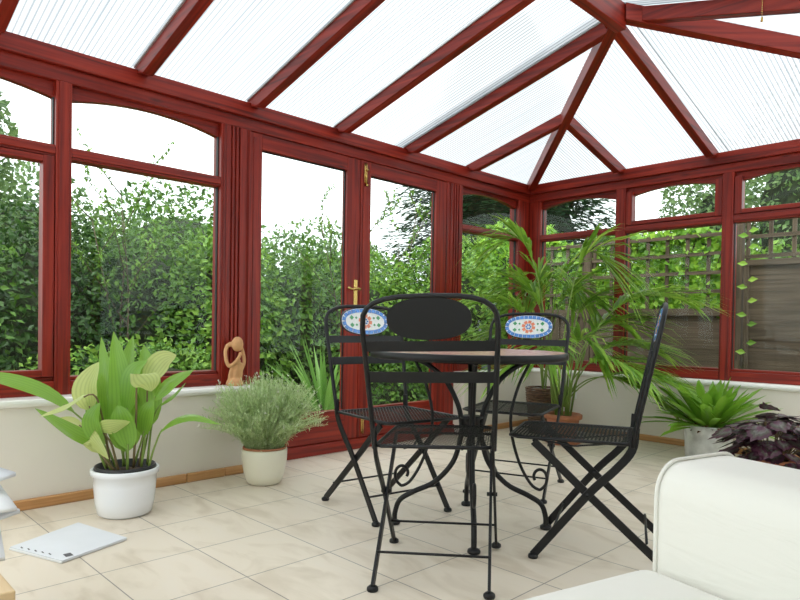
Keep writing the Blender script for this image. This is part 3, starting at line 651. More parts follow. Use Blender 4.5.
# ------------------------------------------------------------------ folding chairs
def lattice(x0, x1, y0, y1, z, cell=.0155, t=.00085):
    b = MB(); Wd, Hd = x1-x0, y1-y0
    for s_ in (-1, 1):
        c = -Hd
        k = 0
        while True:
            off = -Hd*.6/1.0 + k*cell; k += 1
            if off > Wd: break
            # line x = x0 + off + .6*(y-y0) (or mirrored)
            p = []
            for yy in (0, Hd):
                p.append((off+.6*yy, yy))
            (xa, ya), (xb, yb) = p
            if xb < 0 or xa > Wd: continue
            if xa < 0: ya += (0-xa)/.6; xa = 0
            if xb > Wd: yb -= (xb-Wd)/.6; xb = Wd
            if yb-ya < .004: continue
            A, B = V((x0+xa, y0+ya, z)), V((x0+xb, y0+yb, z))
            if s_ < 0: A.x = x1-(A.x-x0); B.x = x1-(B.x-x0)
            b.beam(A, B, t*2, t*1.6)
    return b
def make_chair():
    e = empty('folding_chair')
    hw = .185; zs = .44
    for s_ in (-1, 1):
        x = s_*hw
        # back leg: front foot up to the seat rear
        b = MB(); pts = spl([(x, .218, .012), (x, .04, .25), (x, -.045, .345), (x, -.098, .42), (x, -.108, .50)], 5)
        b.tube(pts, 1, 4, flat=(.014, .0045, (0, 1, .8))); lg = b.build('leg', BLACK, e, bevel=.0015)
        MB().lathe([(.016, 0), (.018, .005), (.017, .012), (.010, .018), (0, .019)], (x, .218, 0), 14).build('foot', BLACK, lg, True)
        # seat leg: rear foot up to the seat front
        xi = s_*(hw-.012)
        b = MB(); pts = spl([(xi, -.218, .012), (xi, .04, .25), (xi, .14, .345), (xi, .225, .425)], 5)
        b.tube(pts, 1, 4, flat=(.014, .0045, (0, 1, -.8))); lg = b.build('leg', BLACK, e, bevel=.0015)
        MB().lathe([(.016, 0), (.018, .005), (.017, .012), (.010, .018), (0, .019)], (xi, -.218, 0), 14).build('foot', BLACK, lg, True)
        MB().tube([(s_*(hw-.025), .04, .25), (s_*(hw+.009), .04, .25)], .007, 10).build('pivot_bolt', BLACK, e, True)
    MB().tube([(-hw+.012, -.150, .10), (hw-.012, -.150, .10)], .0045, 8).build('stretcher', BLACK, e, True)
    MB().tube([(-hw, .155, .105), (hw, .155, .105)], .0045, 8).build('stretcher', BLACK, e, True)
    # back hoop
    def bk(x, z): return V((x, -.108-.085*(z-.48)/.44, z))
    pts = [bk(-.187, .43)]+[bk(-.187-.018*((z-.43)/.40), z) for z in (.5, .6, .7, .78, .83)]
    arch = []
    for i in range(13):
        a = PI*i/12; ca, sa = -math.cos(a), math.sin(a)
        xx = math.copysign(abs(ca)**.62, ca)*.205; zz = .83+.104*(sa**.62)
        arch.append(bk(xx, zz))
    pts = pts[:-1]+arch+[V((-p.x, p.y, p.z)) for p in pts[:-1]][::-1]
    MB().tube(pts, .0085, 8).build('back_hoop', BLACK, e, True)
    for z0, z1 in ((.757, .791), (.655, .691)):
        b = MB(); n = 8; wz = .187+.018*((z0-.43)/.40)-.004
        for i in range(n):
            xa, xb = -wz+2*wz*i/n, -wz+2*wz*(i+1)/n; q = lambda x: -.012*(1-(x/wz)**2)
            A0, A1, B0, B1 = bk(xa, z0), bk(xa, z1), bk(xb, z0), bk(xb, z1)
            for P_, x in ((A0, xa), (A1, xa), (B0, xb), (B1, xb)): P_.y += q(x)
            o = len(b.v); t = V((0, .0022, 0)); b.v += [A0-t, B0-t, B1-t, A1-t, A0+t, B0+t, B1+t, A1+t]
            for f in ((0, 1, 2, 3), (7, 6, 5, 4), (0, 4, 5, 1), (3, 2, 6, 7)): b.face([o+k for k in f])
            if i == 0: b.face([o, o+3, o+7, o+4])
            if i == n-1: b.face([o+1, o+5, o+6, o+2])
        b.build('back_slat', BLACK, e)
    # oval plate with mosaic on the front side (+y faces the sitter)
    cz = .861; A, B, E_ = .128, .067, .066
    def oval(k, a=A, b_=B):
        t = 2*PI*k; c, s_ = math.cos(t), math.sin(t); return math.copysign(abs(c)**.85, c)*a, math.copysign(abs(s_)**.85, s_)*b_
    def plate(b, a, b_, y0, y1, n=48):
        o = len(b.v)
        for yy in (y0, y1):
            for k in range(n): x, z = oval(k/n, a, b_); p = bk(x, cz+z); p.y += yy; b.v.append(p)
        b.face([o+k for k in range(n)]); b.face([o+n+k for k in range(n)][::-1])
        for k in range(n): b.face([o+k, o+n+k, o+n+(k+1) % n, o+(k+1) % n])
    b = MB(); plate(b, A, B, -.006, .003); pl = b.build('oval_plate', BLACK, e)
    b = MB(); plate(b, A-.004, B-.004, .003, .0055)
    def tile(x, z, ux, uz, hl, hw_, mi):
        b.cur = mi; px, pz = -uz, ux; o = len(b.v)
        for yy in (.0055, .0075):
            for q, r in ((-1, -1), (1, -1), (1, 1), (-1, 1)): p = bk(x+ux*hl*q+px*hw_*r, cz+z+uz*hl*q+pz*hw_*r); p.y += yy; b.v.append(p)
        for f in ((4, 5, 6, 7), (0, 1, 5, 4), (1, 2, 6, 5), (2, 3, 7, 6), (3, 0, 4, 7)): b.face([o+k for k in f])
    # border at even arc spacing
    P_ = [oval(k/720, A-.0145, B-.0145) for k in range(721)]; cum = [0]
    for i in range(720): cum.append(cum[-1]+math.hypot(P_[i+1][0]-P_[i][0], P_[i+1][1]-P_[i][1]))
    nb = 25; j = 0
    for k in range(nb):
        tgt = cum[-1]*(k+.5)/nb
        while cum[j] < tgt: j += 1
        x, z = P_[j]; dx, dz = P_[j][0]-P_[j-1][0], P_[j][1]-P_[j-1][1]; l = math.hypot(dx, dz); tile(x, z, dx/l, dz/l, .0098, .0088, 1)
    for k in range(8): a = 2*PI*k/8+.2; tile(.027*math.cos(a), .027*math.sin(a), math.cos(a), math.sin(a), .0082, .0082, 2)
    for k in range(6): a = 2*PI*k/6; tile(.011*math.cos(a), .011*math.sin(a), math.cos(a), math.sin(a), .004, .004, 1)
    for x, z in ((-.072, .018), (-.072, -.018), (.072, .018), (.072, -.018)): tile(x, z, .707, .707, .0078, .0078, 3)
    for x, z in ((-.048, .017), (-.048, -.017), (.048, .017), (.048, -.017)): tile(x, z, .707, .707, .0045, .0045, 3)
    b.build('mosaic', [GROUTW, BLUET, ORANT, GRNT], pl)
    # seat
    y0, y1, ws = -.11, .31, .183
    ring = [(-ws+.02, y0), (ws-.02, y0), (ws, y0+.02), (ws, y1-.03), (ws-.03, y1), (-ws+.03, y1), (-ws, y1-.03), (-ws, y0+.02)]
    st = MB().tube([(x, y, zs) for x, y in ring], .0065, 8, closed=True).build('seat_frame', BLACK, e, True)
    lattice(-ws+.003, ws-.003, y0+.003, y1-.003, zs+.003).build('seat_mesh', BLACK, e)
    for x in (-.09, .09):
        MB().tube(spl([(x, y0, zs-.006), (x, .05, zs-.03), (x, .12, zs-.035), (x, y1, zs-.006)], 4), .0035, 6).build('seat_support', BLACK, st, True)
    MB().tube([(-hw+.012, .225, .428), (hw-.012, .225, .428)], .005, 8).build('crossbar', BLACK, e, True)
    return e
ch = make_chair(); GC = 'folding mosaic-back chairs round the table'
spots = [((1.806, -3.184), (-.26, .36), 'black folding chair nearest the camera, seen from behind its plain dark oval back'),
         ((1.123, -2.803), (.449, -.07), 'black folding chair left of the table with mosaic oval back beside the double doors'),
         ((1.335, -2.045), (.33, -.94), 'black folding chair on the far side of the table, in front of the palm'),
         ((2.096, -2.574), (-.905, -.425), 'black folding chair right of the table, seen side-on beyond the cream sofa')]
for i, (p, f, l) in enumerate(spots):
    o = ch if i == 0 else None
    spots[i] = (p, f, l)
copies = [ch]+[copy_tree(ch) for _ in range(3)]
for o, (p, f, l) in zip(copies, spots):
    o.location = (p[0], p[1], 0); o.scale = (1.06, 1.05, 1); o.rotation_euler = (0, 0, math.atan2(-f[0], f[1])); o.scale.z = .985 if 'far side' in l else 1; tag(o, l, 'chair', GC)
copies[0].rotation_euler.y = math.radians(-1.5)   # stands a touch out of true
copies[0].location.z = .004

# ------------------------------------------------------------------ table
tx, ty = 1.585, -2.74
e = tag(empty('bistro_table', (tx, ty, 0)), 'round wrought iron table with pink mosaic top and scrolled black legs', 'table')
MB().lathe([(.0, .716), (.398, .716), (.406, .712), (.410, .716), (.410, .738), (.404, .741), (.398, .738), (.0, .738)], (tx-.014, ty-.014, 0), 64).build('table_rim', BLACK, e, True)
MB().lathe([(.0, .736), (.397, .736), (.397, .7405), (.0, .7405)], (tx-.014, ty-.014, 0), 64).build('tabletop', MOSAIC, e)
MB().lathe([(.262, .700), (.275, .700), (.275, .716), (.262, .716), (.262, .700)], (tx, ty, 0), 40).build('support_ring', BLACK, e, True)
for k in range(4):
    a = math.radians(42+90*k); q = lambda r, z: V((tx+r*math.cos(a), ty+r*math.sin(a), z))
    b = MB(); b.tube(spl([q(.27, .708), (q(.20, .688)), q(.115, .62), q(.06, .52), q(.042, .44), q(.045, .37), q(.075, .27), q(.15, .185), q(.24, .14), q(.295, .105), q(.315, .055), q(.318, .012)], 5), .011, 10)
    lg = b.build('leg', BLACK, e, True)
    MB().lathe([(.022, 0), (.025, .006), (.023, .014), (.012, .02), (0, .021)], q(.318, 0), 16).build('foot', BLACK, lg, True)
    b = MB(); sc_ = [q(.245, .708), q(.195, .60), q(.165, .48), q(.172, .38), q(.205, .27), q(.25, .19), q(.285, .165)]
    c0 = (.285, .215)
    for i in range(1, 13):
        t = -PI/2 + i*PI*1.65/12; rr_ = .05*(1-.045*i); sc_.append(q(c0[0]+rr_*math.cos(t)*.8, c0[1]+rr_*math.sin(t)-.0))
    b.tube(spl(sc_, 4), .0065, 8); b.build('scroll', BLACK, lg, True)
MB().lathe([(0, .385), (.05, .385), (.05, .392), (.036, .40), (.036, .452), (.05, .46), (.05, .467), (0, .467)], (tx, ty, 0), 20).build('hub', BLACK, e, True)

# ------------------------------------------------------------------ potted plants
def pot(e, prof, c, mat, soilr, soilz, name='pot', n=36):
    MB().lathe(prof, c, n).build(name, mat, e, True)
    b = MB(); b.lathe([(soilr, soilz), (soilr*.6, soilz+.006), (0, soilz+.008)], c, 24); b.build('soil', SOIL, e, True)
U = rt.copy(); F = V((fw.x, fw.y, 0)).normalized()   # room directions: along the view and across it (horizontal)
# broad-leaved plant in the white pot
c = V((.455, -3.735, 0))
e = tag(empty('broad_leaved_plant', c), 'tall broad-leaved plant with drooping pale leaves in a white pot', 'potted plant')
pot(e, [(0, .0), (.095, 0), (.112, .012), (.122, .06), (.128, .135), (.130, .175), (.139, .18), (.141, .20), (.136, .205), (.128, .203), (.118, .17), (0, .16)], c, WHITEPOT, .11, .182)
MB().lathe([(.118, .17), (.127, .205), (.124, .216), (.118, .216), (.112, .18)], c, 36).build('inner_pot', BLKPL, e, True)
def K(u, z, f=0): return c+U*u+F*f+V((0, 0, z))
px = lambda X_, Y_, f=0: K((X_-126)/229, .84-(Y_-322)/229, f)
def broad(pts, wd, mat, side=None, stalk=.42, n=5, fold=.25):
    P_ = spl(pts, n); m_ = len(P_); k = int(m_*stalk)
    b = MB(); b.blade(P_[k:], wd, lambda t: (.12+.88*math.sin(PI*min(1, t*1.02)**.75)**.85) if t < .99 else 0.02, fold, side, 4); lf = b.build('leaf', mat, e, True)
    b = MB(); b.tube(P_[:k+2], [.006-.0025*i/(k+1) for i in range(k+2)], 6); b.build('stalk', L_STALK if mat is L_PALE else L_PALMST, lf, True)
broad([px(112, 468), px(98, 436), px(60, 398, -.05), px(20, 380, -.1), px(-12, 376, -.14)], .075, L_BROAD, F+V((0, 0, .9)), .42)
broad([px(128, 468), px(126, 440), px(124, 400), px(113, 332)], .145, L_BROAD, U+F*.3, .22)
broad([px(120, 468, .05), px(112, 420, .06), px(118, 380, .07), px(127, 336, .06)], .12, L_BROAD, U-F*.3, .3)
broad([px(138, 468, .04), px(146, 420, .05), px(142, 380, .07), px(136, 345, .08)], .11, L_BROAD, U+F*.2, .3)
broad([px(108, 468, .03), px(92, 430, .05), px(100, 385, .05), px(90, 338, .1)], .07, L_BROAD, U, .35)
broad([px(112, 466, -.03), px(104, 430, -.05), px(96, 405, -.06), px(94, 385, -.06), px(104, 362, -.05)], .125, L_PALE, U-F*.2, .45)
broad([px(116, 466, -.05), px(112, 420, -.08), px(106, 392, -.12), px(85, 405, -.15), px(60, 413, -.16)], .06, L_PALE, F+V((0, 0, .5)), .55)
broad([px(110, 468, -.03), px(100, 445, -.05), px(80, 430, -.08), px(48, 407, -.10)], .085, L_BROAD, F+V((0, 0, .7))-U*.2, .3)
broad([px(140, 466), px(147, 420), px(148, 385), px(158, 362, .03), px(172, 355, .05)], .10, L_PALE, U+V((0, 0, -.6)), .5)
broad([px(144, 466, -.02), px(150, 420, -.03), px(160, 395, -.05), px(175, 380, -.06), px(198, 368, -.06)], .085, L_BROAD, V((0, 0, .8))+F*.8-U*.5, .45)
broad([px(146, 466, .02), px(152, 415, .03), px(170, 395, .05), px(182, 383, .05)], .05, L_BROAD, V((0, 0, .6))+F, .4)
broad([px(138, 466, -.04), px(144, 410, -.08), px(146, 385, -.1), px(150, 372, -.11), px(160, 378, -.13), px(163, 388, -.13)], .12, L_PALE, U+F*.4, .5)
broad([px(150, 468, -.01), px(158, 445, -.03), px(170, 424, -.05), px(195, 414, -.06), px(226, 421, -.07)], .055, L_BROAD, F+V((0, 0, .6)), .40)
broad([px(126, 468, -.07), px(122, 440, -.10), px(116, 426, -.13), px(128, 422, -.15), px(144, 417, -.14)], .07, L_PALE, V((0, 0, 1))-F*.4, .45)
broad([px(118, 468, -.06), px(112, 440, -.1), px(106, 418, -.12), px(112, 400, -.11)], .10, L_BROAD, U-F*.3, .3)
broad([px(134, 468, -.06), px(138, 440, -.1), px(134, 415, -.12), px(130, 402, -.12)], .10, L_BROAD, U+F*.2, .3)
broad([px(124, 468, -.08), px(118, 452, -.13), px(108, 432, -.16), px(130, 450, -.2)], .07, L_PALE, U*.4+V((0, 0, 1)), .4)
broad([px(106, 470, .03), px(84, 440, .06), px(62, 425, .08), px(40, 425, .1)], .045, L_PALE, F+V((0, 0, .4)), .45)
broad([px(122, 468, .02), px(124, 430, .0), px(132, 395, -.02), px(136, 372, -.02), px(148, 360, -.01)], .10, L_BROAD, U-F*.3, .35)
broad([px(116, 468, .0), px(104, 430, -.02), px(100, 405, -.03), px(106, 375, -.04)], .09, L_BROAD, U+F*.5, .35)
broad([px(134, 468, .0), px(146, 435, -.03), px(152, 412, -.05), px(158, 398, -.05)], .08, L_BROAD, U-F*.2, .35)
# bushy grey-green herb in the cream pot
c = V((.388, -2.985, 0)); rng = random.Random(8)
e = tag(empty('herb_bush', c), 'bushy grey-green fine-leaved plant in a cream pot near the double doors', 'potted plant')
pot(e, [(0, 0), (.075, 0), (.09, .01), (.105, .05), (.117, .12), (.120, .18), (.116, .186), (.109, .182), (.1, .15), (0, .14)], c, CREAMPOT, .108, .165)
MB().lathe([(.106, .150), (.1135, .192), (.1115, .196), (.106, .196), (.1, .165)], c, 32).build('inner_pot', TERRA, e, True)
b = MB(); st = MB(); fl = MB()
for k in range(760):
    a = rng.uniform(0, 2*PI); s_ = rng.random()**.55; r0 = .085*s_; sp_ = .245*s_*rng.uniform(.75, 1.12); hh = (.41-.11*s_)*rng.uniform(.75, 1.08)
    d = V((math.cos(a), math.sin(a), 0)); pts = [c+d*(r0+sp_*t**1.3)+V((0, 0, .17+hh*(1.15*t-.15*t*t) - (.10*s_*t*t if s_ > .85 else 0))) for t in (0, .25, .5, .75, 1)]
    st.tube(pts, .0011, 3, cap=False)
    for i in range(26):
        t = .12+.88*i/26*1.0; j = min(3, int(t*4)); p = pts[j].lerp(pts[j+1], t*4-j); q = (d*.25+rdir(rng, .55)).normalized(); b.leaf(p, q, (0, 0, 1), .028*rng.uniform(.7, 1.2), .0048, .1)
    if rng.random() < .07: 
        for _ in range(4): fl.leaf(pts[-1]+V((0, 0, .01)), rdir(rng, .3), (0, 0, 1), .011, .009)
b.build('foliage', L_LAV, e); st.build('stems', L_LAV, e); tag(fl.build('flowers', WFLOWER, e), kind='stuff')
# clivia-like strap plant in the stone pot
c = V((1.735, -.46, 0)); rng = random.Random(12)
e = tag(empty('strap_leaved_plant', c), 'bright green strap-leaved plant in a rough whitewashed stone pot', 'potted plant')
pot(e, [(0, 0), (.125, 0), (.138, .012), (.141, .10), (.147, .20), (.150, .222), (.142, .226), (.133, .222), (.128, .18), (0, .17)], c, STONE, .13, .195)
b = MB()
for k in range(90):
    a = rng.uniform(0, 2*PI); r0 = rng.uniform(.05, .135); d = V((math.cos(a), math.sin(a), 0)); b.leaf(c+d*r0+V((0, 0, .20+rng.uniform(0, .05))), d+V((0, 0, rng.uniform(-.5, .6))), (0, 0, 1), .06, .02)
b.build('dry_leaves', DRYLEAF, e)
for k in range(98):
    a = k*2.39996+rng.uniform(-.3, .3); el = .05+1.3*(1-(k/98))**.75*rng.uniform(.7, 1.1); L = rng.uniform(.34, .46)*(1.0 if el < .9 else .80)
    d = V((math.cos(a), math.sin(a), 0)); pts = []
    for t in (0, .17, .34, .5, .67, .84, 1): pts.append(c+d*(.03+.03*math.cos(el)+L*t*math.cos(el)*.93)+V((0, 0, .205+L*t*math.sin(el)-.20*L*t*t*math.cos(el)**2)))
    MB().blade(pts, .052*rng.uniform(.8, 1.25), lambda t: (.55+.45*min(1, t*3)) if t < .8 else max(.06, ((1-t)/.2)**.6), .3, cols=2).build('strap_leaf', L_CLIV, e, True)
# purple begonia
c = V((2.26, -1.02, 0)); rng = random.Random(15)
e = tag(empty('purple_begonia', c), 'dark purple and silver-green leaved begonia beyond the cream sofa', 'potted plant')
pot(e, [(0, 0), (.09, 0), (.10, .01), (.125, .15), (.13, .17), (.12, .17), (0, .14)], c, TERRA, .115, .155)
def beg_leaf(p, d, nrm, L):
    d = V(d).normalized(); x = d.cross(V(nrm)).normalized(); u = x.cross(d); b = MB(); b.v = [p+d*L*.12]; n = 22; b_ = []
    for k in range(n+1):
        a = PI*2*k/n; rr_ = (.50+.5*((1-math.cos(a))/2)**1.0)*(1+.09*(1 if k % 2 else -1)); t = -math.cos(a)
        if k in (n//2,): rr_ *= 1.28
        q = p+d*L*(.32+rr_*.52*t)+x*L*.50*math.sin(a)*(.8+.1*(k % 2)); q += u*(-.20*L*((math.sin(a)*.6)**2+max(0, t)**2*.5))
        b.v.append(q)
    for k in range(n): b.face([0, k+1, k+2], [(.5, 0), (k/n, 1), ((k+1)/n, 1)])
    # middle ring
    return b
for k in range(170):
    a = rng.uniform(0, 2*PI); s_ = rng.random()**.5; hz = .40-(.06+.24*rng.random())*s_**1.5+rng.uniform(-.03, .02); rad = .25*s_
    d = V((math.cos(a), math.sin(a), 0)); p = c+d*rad*.85+V((0, 0, hz)); L = rng.uniform(.085, .145)
    out = (d*(.6+s_)+V((0, 0, .25-.9*s_))+rdir(rng, 0)*.35).normalized(); nrm = (V((0, 0, 1))*(1.15-s_)+d*s_*.9).normalized()
    lf = beg_leaf(p, out, nrm, L).build('begonia_leaf', L_BEG, e)
    if k % 3 == 0: MB().tube(spl([c+d*.05+V((0, 0, .155)), c+d*rad*.5+V((0, 0, hz*.75)), p], 3), .0035, 5).build('leaf_stalk', L_STALK, lf, True)

# palms in the corner
def frond(e, base, tip, arch, nl, L, rng, droop=.5, stem=.38, mat=None, wd=.029, lean=(0, 0, 1)):
    """kentia frond: bare stalk, then leaflets on both sides"""
    base, tip = V(base), V(tip); mid = V((base.x+(tip.x-base.x)*.30, base.y+(tip.y-base.y)*.30, max(base.z, tip.z)+arch*.45)); pts = []
    for i in range(19):
        t = i/18; pts.append(base*(1-t)**2+mid*2*t*(1-t)+tip*t*t)
    b = MB(); b.tube(pts, [.0065-.005*i/18 for i in range(19)], 6)
    fo = b.build('frond', L_PALMST, e, True); b = MB()
    for k in range(nl):
        t = stem+(1-stem)*(k+.5)/nl; i = min(17, int(t*18)); p = pts[i].lerp(pts[i+1], t*18-i); tg = (pts[i+1]-pts[i]).normalized()
        sd = tg.cross(V(lean)); 
        if sd.length < .05: sd = U.copy()
        sd.normalize(); u = sd.cross(tg); tt = (t-stem)/(1-stem); l = L*(.55+.9*math.sin(PI*(.12+.74*tt)))*rng.uniform(.88, 1.08)*.92
        for s_ in (-1, 1):
            d = (tg*(.75+.65*tt)+sd*s_*(.95-.45*tt)+u*.22+V((rng.uniform(-.06, .06),)*3)).normalized()
            q = [p+d*l*v+V((0, 0, -droop*l*v*v*(.8+.4*rng.random()))) for v in (0, .2, .4, .6, .8, 1)]
            b.blade(q, wd*rng.uniform(.85, 1.15), lambda v: .35+1.3*v if v < .5 else max(.04, 2*(1-v)), .25)
    b.build('leaflets', mat or L_PALM, fo)
c = V((.80, -.70, 0)); rng = random.Random(77)
e = tag(empty('potted_palm', c), 'large feathery palm in a terracotta pot in the room corner', 'potted palm')
pot(e, [(0, .022), (.085, .022), (.095, .03), (.112, .15), (.118, .18), (.136, .183), (.138, .212), (.128, .217), (.118, .21), (.11, .18), (0, .17)], c, TERRA, .113, .19)
tag(MB().lathe([(0, .0), (.115, 0), (.135, .012), (.142, .04), (.136, .042), (.125, .021), (0, .021)], c, 32).build('saucer', TERRA, None, True), 'terracotta saucer under the corner palm pot', 'saucer')
# positions across (u), up (z), towards the far corner (f) from the pot
def KP(u, z, f=0): return c+U*u+F*f+V((0, 0, z))
ppx = lambda X_, Y_, f=0: KP((X_-566)/138., .84-(Y_-329)/138., f)
fr = [((560, 408), (602, 262), .85, 26, .44, -.05), ((555, 408), (506, 240), .50, 24, .36, .1), ((562, 408), (478, 305), .30, 24, .36, -.1), ((566, 408), (668, 296), .26, 28, .44, -.05),
      ((568, 408), (650, 378), .34, 26, .42, -.35), ((562, 408), (500, 368), .40, 24, .36, -.25), ((570, 408), (630, 325), .30, 26, .42, .15), ((566, 408), (580, 290), .5, 22, .34, .1),
      ((558, 408), (522, 290), .25, 22, .36, .15), ((568, 408), (600, 300), .25, 24, .36, .2), ((565, 408), (612, 365), .40, 26, .40, -.45), ((560, 408), (535, 350), .45, 22, .34, -.4), ((566, 408), (585, 345), .45, 22, .36, -.2),
      ((570, 408), (648, 348), .30, 26, .38, .0), ((560, 408), (500, 335), .35, 24, .36, .1), ((566, 408), (640, 390), .55, 24, .36, -.15)]
for (a, t, ar, nl, L, f) in fr: frond(e, ppx(a[0], a[1], rng.uniform(-.04, .04)), ppx(t[0], t[1], f), ar, nl, L, rng, droop=.36, stem=.55)
for k in range(16):
    a = rng.uniform(0, 2*PI); d = V((math.cos(a), math.sin(a), 0)); MB().tube([c+d*.05+V((0, 0, .19)), c+d*.09+V((0, 0, .45)), c+d*.15+V((0, 0, .68))], [.007, .005, .003], 6).build('stem', L_PALMST, e, True)
# second plant: young palm in a wicker basket
c = V((.45, -.43, 0)); 
e = tag(empty('basket_palm', c), 'small palm in a brown wicker basket against the corner wall', 'potted palm')
b = MB()
for i in range(19):
    z = .008+i*.0195; R_ = .095+.035*(z/.37)
    b.tube([(c.x+(R_+.004*(-1)**(k+i))*math.cos(2*PI*k/36), c.y+(R_+.004*(-1)**(k+i))*math.sin(2*PI*k/36), z) for k in range(36)], .009, 6, closed=True)
b.build('basket', WICK, e, True)
MB().lathe([(0, .31), (.115, .31), (.115, .315), (0, .32)], c, 24).build('soil', SOIL, e)
MB().lathe([(0, .0), (.09, .0), (.112, .31), (0, .31)], c, 24).build('liner', WICK, e)
fr = [((0, .33), (-.26, 1.20), .4, .05), ((.02, .33), (.20, 1.22), .6, .0), ((0, .33), (-.28, 1.0), .35, -.1), ((.0, .33), (-.06, 1.22), .6, .05), ((0, .33), (.3, 1.15), .3, .0), ((0, .33), (-.12, 1.15), .2, -.2)]
for (a, t, ar, f) in fr: frond(e, KP(a[0], a[1]), KP(t[0], t[1], f), ar, 20, .32, rng, droop=.35, stem=.55, wd=.024)

# ------------------------------------------------------------------ clay figure on the sill
fx = V((.055, -2.975, .4885)); e = None
def FG(y, z, x=0): return (fx.x+x, fx.y+y, fx.z+z)
b = MB()
b.lathe([(0, 0), (.046, 0), (.05, .008), (.044, .028), (.03, .042), (0, .048)], fx, 18)
b.tube(spl([FG(-.004, .03, .01), FG(.0, .09, .022), FG(.006, .150, .028)], 4), [.015]*4+[.014]*4+[.015], 10)
b.tube(spl([FG(.022, .03, .01), FG(.026, .08, .02), FG(.022, .130, .024)], 4), [.015]*4+[.013]*4+[.014], 10)
b.tube(spl([FG(.006, .146, .028), FG(-.018, .09, .0), FG(-.028, .03, -.005)], 4), .013, 10)
b.tube(spl([FG(.022, .128, .024), FG(.036, .08, .0), FG(.038, .03, -.005)], 4), .012, 10)
b.tube(spl([FG(-.046, .222, -.01), FG(-.060, .19), FG(-.058, .14, .01), FG(-.046, .108, .02)], 4), .0105, 10)
b.tube(spl([FG(-.048, .106, .02), FG(-.02, .135, .038), FG(.004, .165, .04), FG(.016, .188, .035)], 4), .010, 10)
b.tube(spl([FG(.044, .222, -.01), FG(.053, .18), FG(.053, .13, .012), FG(.028, .085, .02)], 4), .0105, 10)
b.tube(spl([FG(-.046, .222, -.01), FG(-.02, .236, -.01), FG(.018, .238, -.01), FG(.044, .222, -.01)], 4), .013, 10)
for i in range(9):   # head, bowed forward
    pass
hc = V(FG(.006, .236, .016)); o = len(b.v)
for i in range(11):
    th = PI*i/10
    for k in range(16): a = 2*PI*k/16; b.v.append(hc+V((math.sin(th)*math.cos(a)*.032, math.sin(th)*math.sin(a)*.034, math.cos(th)*.043)))
for i in range(10):
    for k in range(16): b.face([o+i*16+k, o+(i+1)*16+k, o+(i+1)*16+(k+1) % 16, o+i*16+(k+1) % 16])
fg = b.build('clay_figurine', CLAY, None, True); tag(fg, 'small sandy clay figure sitting with bowed head and folded arms on the sill', 'figurine')
rm = fg.modifiers.new('remesh', 'REMESH'); rm.mode = 'VOXEL'; rm.voxel_size = .0045; rm.use_smooth_shade = True
sm = fg.modifiers.new('smooth', 'SMOOTH'); sm.iterations = 3
# small grey box on the corner sill
tag(MB().box((-.0, -.66, .4895), (.05, -.60, .555)).build('storage_box', GREYP, bevel=.006), 'small dark grey box standing on the sill beyond the table', 'box')
# pull chain hanging from the roof
e = tag(empty('pull_chain', (2.33, -1.60, 2.28)), 'thin brass pull chain hanging from the roof rafter at top right', 'chain')
b = MB()
for k in range(12): b.lathe([(0, -.0035), (.0035, 0), (0, .0035)], (2.33, -1.61, 2.375-k*.0085), 8)
b.build('chain', BRASS, e, True); MB().lathe([(0, -.022), (.006, -.018), (.0045, 0), (0, .004)], (2.33, -1.61, 2.28), 10).build('pull', BRASS, e, True)

# ------------------------------------------------------------------ papers, coffee table
def sheetpile(name, corners, z, n, th, mat, label, cat, rng, edge=PAPER2, print_=True):
    """folded newspaper: slightly shifted folded sections"""
    e = tag(empty(name, tuple(sum((V((x, y, 0)) for x, y in corners), V())/4+V((0, 0, z)))), label, cat)
    for i in range(n):
        dx, dy = rng.uniform(-.006, .006), rng.uniform(-.006, .006); b = MB(); z0 = z+i*th
        b.prism([(x+dx, y+dy) for x, y in corners], z0, z0+th*.72); b.build('section', mat if i == n-1 else edge, e, bevel=min(.001, th*.3))
    return e
rng = random.Random(4)
e = sheetpile('newspaper', [(.496, -3.937), (.816, -3.862), (.907, -4.119), (.636, -4.216)], .001, 3, .0035, PAPER, 'folded newspaper lying flat on the floor tiles', 'newspaper', rng)
MB().box((.84, -4.10, .0108), (.875, -4.075, .0111)).build('printed_mark', INK, e)
for k in range(5): MB().box((.66+k*.034, -4.19+k*.0138, .0108), (.68+k*.034, -4.185+k*.0138, .0111)).build('printed_mark', INK, e)
# coffee table
e = tag(empty('coffee_table', (1.7, -4.87, 0)), 'pale beech coffee table at the lower left edge', 'table')
MB().box((1.25, -5.2, .36), (2.10, -4.545, .40)).build('tabletop', BEECH, e, bevel=.003)
for x in (1.28, 2.01):
    for y in (-5.17, -4.61): MB().box((x, y, 0), (x+.05, y+.05, .36)).build('leg', BEECH, e, bevel=.003)
# pile of papers on it
def curved_sheet(c0, ax, ay, lx, ly, z, sag, mat, label, th=.004, rot=0):
    b = MB(); n = 12; a = math.radians(rot); X_ = V((math.cos(a), math.sin(a), 0)); Y_ = V((-math.sin(a), math.cos(a), 0)); o = 0
    for layer in (0, 1):
        for i in range(n+1):
            for j in range(2):
                t = i/n; yy = (j-.5)*ly; b.v.append(V((c0[0], c0[1], z))+X_*yy+Y_*(t*lx)+V((0, 0, sag(t)+layer*th)))
    m_ = (n+1)*2
    for i in range(n):
        p = i*2; b.face([p, p+2, p+3, p+1]); b.face([m_+p, m_+p+1, m_+p+3, m_+p+2]); b.face([p, m_+p, m_+p+2, p+2]); b.face([p+1, p+3, m_+p+3, m_+p+1])
    b.face([0, 1, m_+1, m_]); b.face([n*2, m_+n*2, m_+n*2+1, n*2+1])
    o = b.build('magazine', mat, None, True); tag(o, label, 'magazine', 'untidy pile of papers on the coffee table'); return o
